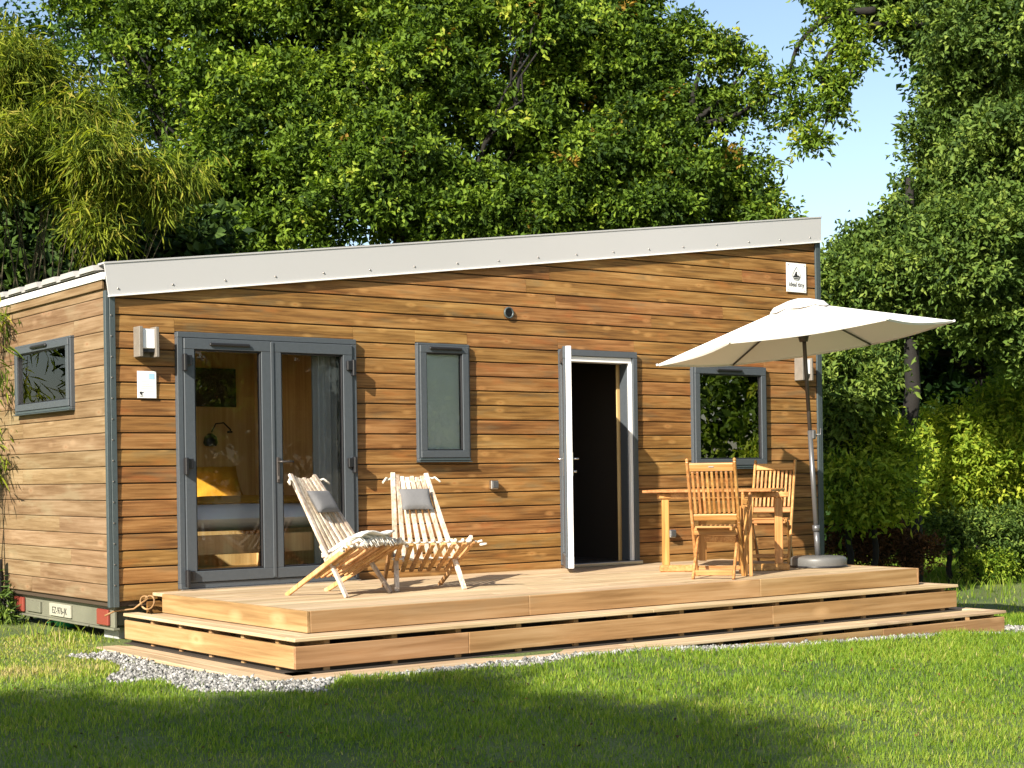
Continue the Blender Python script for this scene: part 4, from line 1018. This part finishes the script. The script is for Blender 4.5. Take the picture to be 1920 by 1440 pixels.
# ================================================================== PARASOL
um = empty('parasol', (6.418, -1.831, DZ), 0, 'open white hexagonal parasol on a grey pole beside the table', 'parasol')
mb = MB(); mb.lathe((0, 0, 0), [(0, .0), (.262, .0), (.268, .012), (.268, .075), (.262, .092), (.24, .104), (.05, .112), (0, .112)], 48); mb.build('base', M['basegrey'], um)
MB().lathe((0, 0, 0), [(.25, -.002), (.272, .0), (.274, .018), (.269, .020)], 48).build('base_rim', M['hinge'], um)
lean = (-rxy*.050); ax = Vector((lean.x, lean.y, 1)).normalized(); O = Vector((0, 0, 0))
def on_ax(z): return O+ax*(z/ax.z)
MB().tube([on_ax(.10), on_ax(.36)], .027, 14).build('base_tube', M['pole'], um); MB().tube([on_ax(.345), on_ax(.405)], .036, 14).build('collar', M['pole'], um)
pl = MB().tube([on_ax(.30), on_ax(1.32)], .024, 14).build('pole', M['pole'], um); MB().tube([on_ax(1.32), on_ax(2.50)], .0195, 14).build('upper_pole', M['poledark'], um)
MB().obox(on_ax(1.28)+rxy*.03, (.05, .04, .09), None, .01).tube([on_ax(1.28)+rxy*.05, on_ax(1.28)+rxy*.10, on_ax(1.34)+rxy*.105], .007, 6).build('crank', M['pole'], um)
tilt = .122; cdir = (rxy*math.cos(tilt)+Vector((0, 0, 1))*math.sin(tilt)); nrm = (fxy*math.cos(.055)-Vector((0, 0, 1))*math.sin(.055)).cross(cdir)*-1
if nrm.z < 0: nrm = -nrm
hubz = 2.27; Cc = on_ax(2.168); fdir = fxy*math.cos(.055)-Vector((0, 0, 1))*math.sin(.055); R_u = 1.43; pk = .40
def cp(ang, r_, h_): return Cc+cdir*(math.cos(ang)*r_)+fdir*(math.sin(ang)*r_*.80)+nrm*h_
d0 = math.radians(-7)
tips = [d0+i*math.pi/3 for i in range(6)]
def can_pt(s, k_, t_): # segment s, t_ 0..1 across, k_ 0 peak ..1 rim
    a = cp(tips[s], R_u*k_, pk*(1-k_)); b = cp(tips[(s+1) % 6], R_u*k_, pk*(1-k_)); p = a.lerp(b, t_)
    sag = .05*math.sin(math.pi*t_)*math.sin(math.pi*min(1, k_)*.85)
    ed = .045*math.sin(math.pi*t_)*k_**3
    p = p-nrm*sag; c = Cc+nrm*pk*(1-k_); return p+(c-p)*ed
for s in range(6):
    V = []; nk, nt_ = 12, 10; ks = [.10+.9*i/(nk-1) for i in range(nk)]
    for k_ in ks:
        for j in range(nt_+1): V.append(can_pt(s, k_, j/nt_))
    F = [(i*(nt_+1)+j, i*(nt_+1)+j+1, (i+1)*(nt_+1)+j+1, (i+1)*(nt_+1)+j) for i in range(nk-1) for j in range(nt_)]
    mb = MB(); mb.add(V, F, True)
    h0 = len(V); rim = [(nk-1)*(nt_+1)+j for j in range(nt_+1)]
    V2 = [V[i] for i in rim]+[V[i]-nrm*.018+(Cc-V[i]).normalized()*.012 for i in rim]; mb.add(V2, [(j, j+1, nt_+2+j, nt_+1+j) for j in range(nt_)], True)
    mb.build('canopy_panel', M['canopy'], um)
# vent cap
mb = MB(); V = []
for k_, hh in ((0, pk+.035), (.08, pk+.018), (.17, pk-.022), (.20, pk-.070)):
    for i in range(24):
        a = d0+i*math.pi/12; rr = 1-.09*math.sin(math.pi*((i % 4)/4)); V.append(cp(a, R_u*k_*rr, hh-(.012*math.sin(math.pi*((i % 4)/4)) if k_ > .1 else 0)))
mb.add(V, [(i*24+j, i*24+(j+1) % 24, (i+1)*24+(j+1) % 24, (i+1)*24+j) for i in range(3) for j in range(24)], True); mb.build('vent_cap', M['canopy'], um)
hub = Cc+nrm*.06
for s in range(6):
    e = cp(tips[s], R_u*.995, -.004); tpk = cp(tips[s], .06, pk-.03)
    mb = MB(); mb.tube([tpk, cp(tips[s], R_u*.5, pk*.5-.03), cp(tips[s], R_u*.985, .003-.012)], .009, 6); rb = mb.build('rib', M['poledark'], um)
    MB().tube([hub, cp(tips[s], R_u*.5, pk*.5-.035)], .007, 6).build('strut', M['poledark'], rb)
    MB().tube([e, e+(e-Cc).normalized()*.02], .012, 6).build('rib_tip', M['opal'], rb)
MB().tube([hub-ax*.05, hub+ax*.03], [.04, .06], 14).build('runner_hub', M['poledark'], um)
MB().tube([on_ax(2.46), on_ax(2.52)], [.045, .02], 12).build('top_hub', M['poledark'], um)

# ================================================================== VEGETATION
def Lp(px, py, d, r, ry=None, rz=None):
    p = at(px, py, d); r = r*d/FPX
    return (p.x, p.y, p.z, r, r, (rz*d/FPX if rz else r*.85))
def base_at(px, d):
    p = at(px, 900, d); return (p.x, p.y, gzf(p.x, p.y))
big = dict(cr_=.34, inner=.08, sub=18)
tree('oak_tree', 'broad oak with dense green crown rising behind the left half of the cabin roof', base_at(500, 27), [Lp(330, 120, 27, 170), Lp(520, 40, 27.5, 190), Lp(480, 260, 26.5, 170), Lp(640, 190, 27, 150), Lp(420, 420, 27, 150), Lp(600, 380, 26.3, 140), Lp(230, 0, 28, 150), Lp(690, 20, 28, 140)],
     4300, 35, .115, .062, M['oak'], .26, 1, group='trees behind the cabin', tshift=-.06, **big)
tree('oak_tree', 'oak with some brown leaf tufts rising behind the middle of the cabin roof', base_at(830, 26), [Lp(760, 170, 26, 130), Lp(840, 40, 26.5, 120), Lp(720, 340, 25.5, 130), Lp(900, 400, 25.5, 110), Lp(950, 260, 26.5, 100), Lp(1010, 50, 26, 70), Lp(830, 420, 26, 100)],
     3400, 35, .112, .060, M['oak'], .22, 2, group='trees behind the cabin', dead=.012, tshift=-.09, **big)
tree('oak_tree', 'oak with bare twigs and thin outer crown behind the right half of the cabin roof', base_at(1200, 27), [Lp(1110, 150, 27, 130), Lp(1190, 110, 27.5, 85), Lp(1230, 250, 26.5, 110), Lp(1100, 340, 26.5, 130), Lp(1310, 220, 27.5, 60), Lp(1360, 350, 27, 85), Lp(1240, 400, 26.5, 120), Lp(1420, 430, 26.5, 60), Lp(1010, 430, 26, 100), Lp(1130, 30, 27.5, 90)],
     4000, 35, .112, .060, M['oak'], .22, 3, group='trees behind the cabin', dead=.014, tshift=-.16, **big)
BG = [[(1780, 60, 24.5), (1680, 40, 24.5), (1590, 70, 24.5), (1540, 130, 24.4), (1556, 200, 24.3), (1530, 270, 24.2)], [(1640, 20, 24.6), (1560, 30, 24.6), (1500, 80, 24.6), (1480, 150, 24.5), (1490, 205, 24.5)], [(1590, 70, 24.5), (1600, 120, 24.4), (1575, 175, 24.4)]]
tree('oak_tree', 'tall dark-trunked tree whose dense crown fills the right side beyond the deck', base_at(1705, 23.6), [Lp(1860, 60, 24, 170), Lp(1770, 0, 25, 110), Lp(1650, -20, 25.5, 85), Lp(1540, -30, 25.5, 50), Lp(1900, 300, 23.5, 160), Lp(1800, 250, 24.5, 90), Lp(1750, 400, 24, 110), Lp(1650, 480, 24.5, 70), Lp(1840, 520, 23, 150), Lp(1680, 570, 24, 125), Lp(1590, 560, 24.5, 65), Lp(1900, 650, 23.5, 80)],
     5200, 35, .110, .055, M['oak_dark'], .17, 4, limbs=False, boughs=[curve_px(q) for q in BG], trunkmat='bark', tshift=.0, cr_=.34, inner=.15, sub=16)
SPR = []
for q in BG:
    for j_, (px, py, d) in enumerate(q[1:]):
        SPR += [Lp(px+random.uniform(-14, 14), py+random.uniform(-8, 16), d, 22), Lp(px+random.uniform(-26, 26), py+random.uniform(-20, 24), d, 16)]
SPR += [Lp(1350, 100, 26.5, 40), Lp(1400, 130, 26.5, 34), Lp(1430, 180, 26.5, 36), Lp(1385, 200, 26.5, 40), Lp(1450, 240, 26.5, 26), Lp(1290, 60, 26.5, 36)]
B5 = [[(1230, 330, 26.6), (1290, 240, 26.6), (1350, 190, 26.6), (1400, 130, 26.5), (1440, 110, 26.5)], [(1290, 240, 26.6), (1370, 220, 26.5), (1430, 185, 26.5), (1470, 170, 26.5)], [(1290, 240, 26.6), (1310, 140, 26.5), (1350, 95, 26.5)]]
tree('oak_tree', 'slender tree with loose sprays of leaves hanging against the gap of blue sky', base_at(1235, 26.6), SPR, 620, 20, .11, .052, M['oak'], .08, 5, group='trees behind the cabin', limbs=False, boughs=[curve_px(q) for q in B5], cr_=.22, inner=.4, tshift=.0)
# second rows
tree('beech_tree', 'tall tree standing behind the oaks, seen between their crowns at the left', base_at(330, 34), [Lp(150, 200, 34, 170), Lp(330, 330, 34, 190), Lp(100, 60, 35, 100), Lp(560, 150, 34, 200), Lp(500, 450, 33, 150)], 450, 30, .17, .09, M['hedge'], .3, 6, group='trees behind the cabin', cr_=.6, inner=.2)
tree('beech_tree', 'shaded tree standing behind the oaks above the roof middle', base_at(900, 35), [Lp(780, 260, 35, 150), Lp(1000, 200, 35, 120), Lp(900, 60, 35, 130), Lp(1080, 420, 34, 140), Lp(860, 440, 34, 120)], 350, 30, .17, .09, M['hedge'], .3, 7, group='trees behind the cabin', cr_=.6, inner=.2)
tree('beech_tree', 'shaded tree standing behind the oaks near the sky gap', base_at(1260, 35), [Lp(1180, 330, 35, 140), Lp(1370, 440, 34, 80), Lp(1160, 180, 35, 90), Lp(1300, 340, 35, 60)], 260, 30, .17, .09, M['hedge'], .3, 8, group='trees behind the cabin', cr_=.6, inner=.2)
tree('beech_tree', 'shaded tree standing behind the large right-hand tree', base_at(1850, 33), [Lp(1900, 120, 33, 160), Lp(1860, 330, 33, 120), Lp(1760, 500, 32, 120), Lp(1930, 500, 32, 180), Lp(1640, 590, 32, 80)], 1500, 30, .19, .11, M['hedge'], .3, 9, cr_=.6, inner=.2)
# low growth right of the cabin
def bush(label, px, d, lobes, nclu, mat, seed, name='shrub', ll=.12, lw=.05, **k):
    return tree(name, label, base_at(px, d), lobes, nclu, 25, ll, lw, mat, .05, seed, cat='shrub', **k)
bush('dark green laurel shrub close to the right end of the cabin', 1590, 22, [Lp(1590, 715, 22, 72), Lp(1572, 800, 22.3, 52), Lp(1556, 880, 22.5, 40)], 380, M['oak_dark'], 21, tshift=.15, cr_=.35)
bush('yellow-green sunlit shrub between the laurel and the dark trunk', 1640, 22, [Lp(1640, 850, 22.4, 66), Lp(1590, 925, 21.8, 55), Lp(1655, 935, 21.8, 50)], 460, M['limeleaf'], 22, cr_=.35, tshift=.1, group='yellow-green shrubs')
bush('rounded yellow-green sunlit shrub right of the dark trunk', 1800, 25.6, [Lp(1790, 840, 25.6, 75), Lp(1860, 880, 25.6, 70), Lp(1770, 930, 25.6, 60)], 520, M['limeleaf'], 23, cr_=.35, tshift=.15, group='yellow-green shrubs')
bush('tall yellow-green shrub at the right edge of the picture', 1900, 26, [Lp(1910, 780, 26, 70), Lp(1900, 860, 26, 60), Lp(1925, 940, 26, 60)], 420, M['limeleaf'], 24, cr_=.35, tshift=.1, group='yellow-green shrubs')
bush('low green shrub under the yellow-green ones, along the shaded ground', 1780, 24.8, [Lp(1700, 1000, 24.8, 50), Lp(1800, 1005, 24.8, 45), Lp(1890, 1005, 24.8, 45), Lp(1640, 990, 24.8, 40)], 420, M['oak_dark'], 25, cr_=.3, ll=.09, lw=.04)
bush('brown dried undergrowth in the shade beyond the deck', 1650, 23, [Lp(1600, 1025, 23, 45), Lp(1660, 1030, 23, 45), Lp(1720, 1040, 23, 30)], 240, M['brownleaf'], 26, cr_=.25, ll=.09, lw=.03)
bush('small leafy plant at the lawn edge beyond the deck', 1830, 24.5, [Lp(1835, 1065, 24.5, 26), Lp(1870, 1062, 24.5, 22)], 110, M['limeleaf'], 27, cr_=.2, ll=.07, lw=.03, tshift=-.15)
bush('weedy green clump at the far right of the lawn edge', 1890, 25.5, [Lp(1895, 1052, 25.5, 30), Lp(1925, 1048, 25.5, 34)], 160, M['limeleaf'], 28, cr_=.2, ll=.09, lw=.02, tshift=-.05)
# dark wood behind everything
def wood_mass():
    lob = []
    for i in range(26):
        px = -60+i*82; d = 38+3*math.sin(i*2.1); lob.append(Lp(px, 620+30*math.sin(i*1.7), d, 120)); lob.append(Lp(px+40, 800, d-2, 160)); lob.append(Lp(px, 980, d-3, 110))
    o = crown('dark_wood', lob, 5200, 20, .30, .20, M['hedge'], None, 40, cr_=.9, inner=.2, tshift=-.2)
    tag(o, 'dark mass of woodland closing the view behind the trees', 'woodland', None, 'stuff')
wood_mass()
# bamboo
def bamboo(label, lobes, n, ncl, seed, base, tsh=0, ll=.21, lw=.017):
    t = empty('bamboo', base, 0, label, 'bamboo', 'bamboo at the left'); b = Vector(base)
    lo = [tuple([l[0]-b.x, l[1]-b.y, l[2]-b.z]+list(l[3:])) for l in lobes]
    mb = MB(); g = random.Random(seed)
    for i in range(ncl):
        l = lo[i % len(lo)]; r = l[3]; s = Vector((g.uniform(-.7, .7), g.uniform(-.7, .7), -.05)); e = Vector(l[:3])+Vector((g.uniform(-1, 1)*r, g.uniform(-1, 1)*r, g.uniform(-.2, .9)*r))
        m_ = s.lerp(e, .55)+Vector((0, 0, .5)); mb.tube([s, s.lerp(m_, .6)+Vector((0, 0, .2)), m_, e], [.018, .015, .010, .003], 5)
    mb.build('canes', M['barkmoss'], t)
    crown('foliage', lo, n, 30, ll, lw, M['bamboo'], t, seed, cr_=.42, droop=.75, inner=.2, hang=True, upn=.45, tshift=tsh, sub=7 if n > 500 else 0)
b0 = base_at(60, 20)
bamboo('bamboo clump with yellow-green drooping leaves rising behind the left end of the cabin', [Lp(50, 150, 19.5, 90), Lp(-40, 150, 20, 90), Lp(130, 210, 19, 80), Lp(20, 270, 19, 90), Lp(200, 280, 18.6, 60), Lp(-60, 300, 19.5, 70), Lp(110, 320, 19.5, 60), Lp(305, 345, 18.8, 34), Lp(250, 330, 18.8, 34), Lp(350, 310, 18.8, 22), Lp(180, 410, 18.8, 34)], 1300, 40, 51, b0, .10)
b1 = base_at(-60, 15.0)
bamboo('bamboo sprays hanging in front of the cabin end wall at the left edge', [Lp(-14, 600, 14.8, 36), Lp(-16, 670, 14.8, 28), Lp(-26, 840, 14.8, 30), Lp(-50, 740, 15.0, 40)], 34, 6, 52, b1, .1, .2, .018)
def hedge_dark():
    bush('hedge filling in under the bamboo, deep shade put into its dark leaf colour', 120, 23, [Lp(20, 430, 23, 120), Lp(180, 450, 23, 110), Lp(320, 470, 23.5, 80), Lp(-60, 560, 22, 120), Lp(60, 560, 22.5, 100)], 900, M['oak_dark'], 31, ll=.2, lw=.11, cr_=.5, tshift=-.3)  # leaf tone lowered to paint the deep shade below the bamboo
    bush('straggly dark weeds at the left rear corner of the cabin', -5, 14.95, [Lp(-10, 1120, 14.95, 18, rz=50), Lp(8, 1150, 14.9, 12)], 40, M['oak_dark'], 32, ll=.10, lw=.02, cr_=.16)
hedge_dark()
# trees out of frame: they shade the lawn and are mirrored in the panes
def shade_tree(name, label, G, t_, r, n, seed, base, **k):
    lob = []
    for (gx_, gy_, rr) in G:
        p = Vector((gx_, gy_, -.45))-SUN*t_; lob.append((p.x, p.y, p.z, rr, rr, rr*.8))
    tree(name, label, (base[0], base[1], gzf(*base)), lob, n, 25, .17, .11, M['oak'], .22, seed, **k)
shade_tree('oak_tree', 'spreading oak left of the viewpoint that shades the near lawn', [(-2.1, -5.6, 1.4), (-.9, -4.9, .9), (-1.1, -6.9, 1.1), (-3.4, -4.7, 1.3), (-4.2, -6.6, 1.6), (-2.3, -8, 1.4), (.3, -4.0, .45), (-2.4, -3.3, .6), (-.4, -5.7, .7)], 19, 0, 1700, 61, (-17.5, -11.5), cr_=.42, inner=.6)
for i, (x, y, h_) in enumerate(((17, -9, 8), (20.5, -3.5, 9), (14, -14, 8), (11, -19, 8))):
    tree('oak_tree', ['dark leafy tree right of the lawn nearest the cabin line', 'tall leafy tree far right of the cabin end', 'leafy tree at the right of the lawn behind the viewpoint', 'leafy tree farthest back on the right of the lawn'][i], (x, y, gzf(x, y)), [(x, y, h_*.55, 2.2, 2.2, 2.0), (x+1.2, y-1, h_*.8, 2.0, 2.0, 1.8), (x-1.2, y+1, h_*.75, 2.0, 2.0, 1.9), (x, y, h_*.25, 2.0, 2.0, 1.4)], 1500, 25, .2, .12, M['oak'], .22, 70+i, group='trees right of the lawn', cr_=.5)
tree('oak_tree', 'unseen tree added left of the frame to shade the bamboo behind the cabin', (-4.6, 4.6, gzf(-4.6, 4.6)), [(-3.6, 3.5, 5.3, 1.3, 1.2, 1.3), (-3.4, 4.9, 5.1, 1.3, 1.3, 1.4), (-3.8, 6.2, 4.9, 1.4, 1.4, 1.4), (-3.6, 4.0, 3.4, 1.3, 1.2, 1.3), (-3.6, 5.8, 3.2, 1.4, 1.4, 1.3)], 1500, 25, .2, .12, M['oak_dark'], .2, 95, cr_=.5, inner=.5)  # added occluder, never in view, keeps sun off the lower bamboo
for i, (x, y) in enumerate(((-9, 9), (-13, 5))):
    tree('oak_tree', ['dark leafy tree left of the cabin end wall, mirrored in the end window', 'dark leafy tree farther left of the cabin end wall'][i], (x, y, gzf(x, y)), [(x, y, 4.2, 2.2, 2.2, 2.2), (x+1, y+1, 2.0, 1.8, 1.8, 1.6), (x-1.2, y-.6, 2.4, 2.0, 2.0, 1.8)], 800, 25, .2, .12, M['oak_dark'], .2, 90+i, cr_=.5)
for i, (x, y) in enumerate(((14.2, -6.2), (13.0, -9.0))):
    tree('shrub', ['yellow-green shrub at the right lawn border, mirrored in the right window', 'second yellow-green shrub along the right lawn border'][i], (x, y, gzf(x, y)), [(x, y, .3, 1.1, 1.1, .9), (x+.9, y-.9, .1, .9, .9, .7)], 350, 25, .14, .05, M['limeleaf'], .05, 80+i, cat='shrub', cr_=.35, tshift=.15)


# fallen leaves on the lawn
def litter():
    n_ = 520; d = RNG.uniform(6, 14, n_); l = RNG.uniform(-.33, .33, n_)*d
    x = CAM.x+fw.x*d+rt.x*l; y = CAM.y+fw.y*d+rt.y*l; k = ~in_deck(x, y) & ~in_house(x, y); x, y = x[k], y[k]; n_ = len(x)
    P = np.stack([x, y, gz(x, y)+RNG.uniform(.008, .028, n_)], 1); Dd = RNG.normal(size=(n_, 3)); Dd[:, 2] *= .25
    Nn = RNG.normal(size=(n_, 3))*.3+np.array([0, 0, 1.])
    V, loops = leaf_geo(P, Dd, Nn, RNG.uniform(.018, .040, n_), RNG.uniform(.012, .022, n_), .2)
    tri_mesh('fallen_leaves', V, loops, np.repeat(RNG.random(n_), 4), M['brownleaf'], kind='stuff', label='small dry brown leaves scattered over the lawn', cat='leaves')
litter()
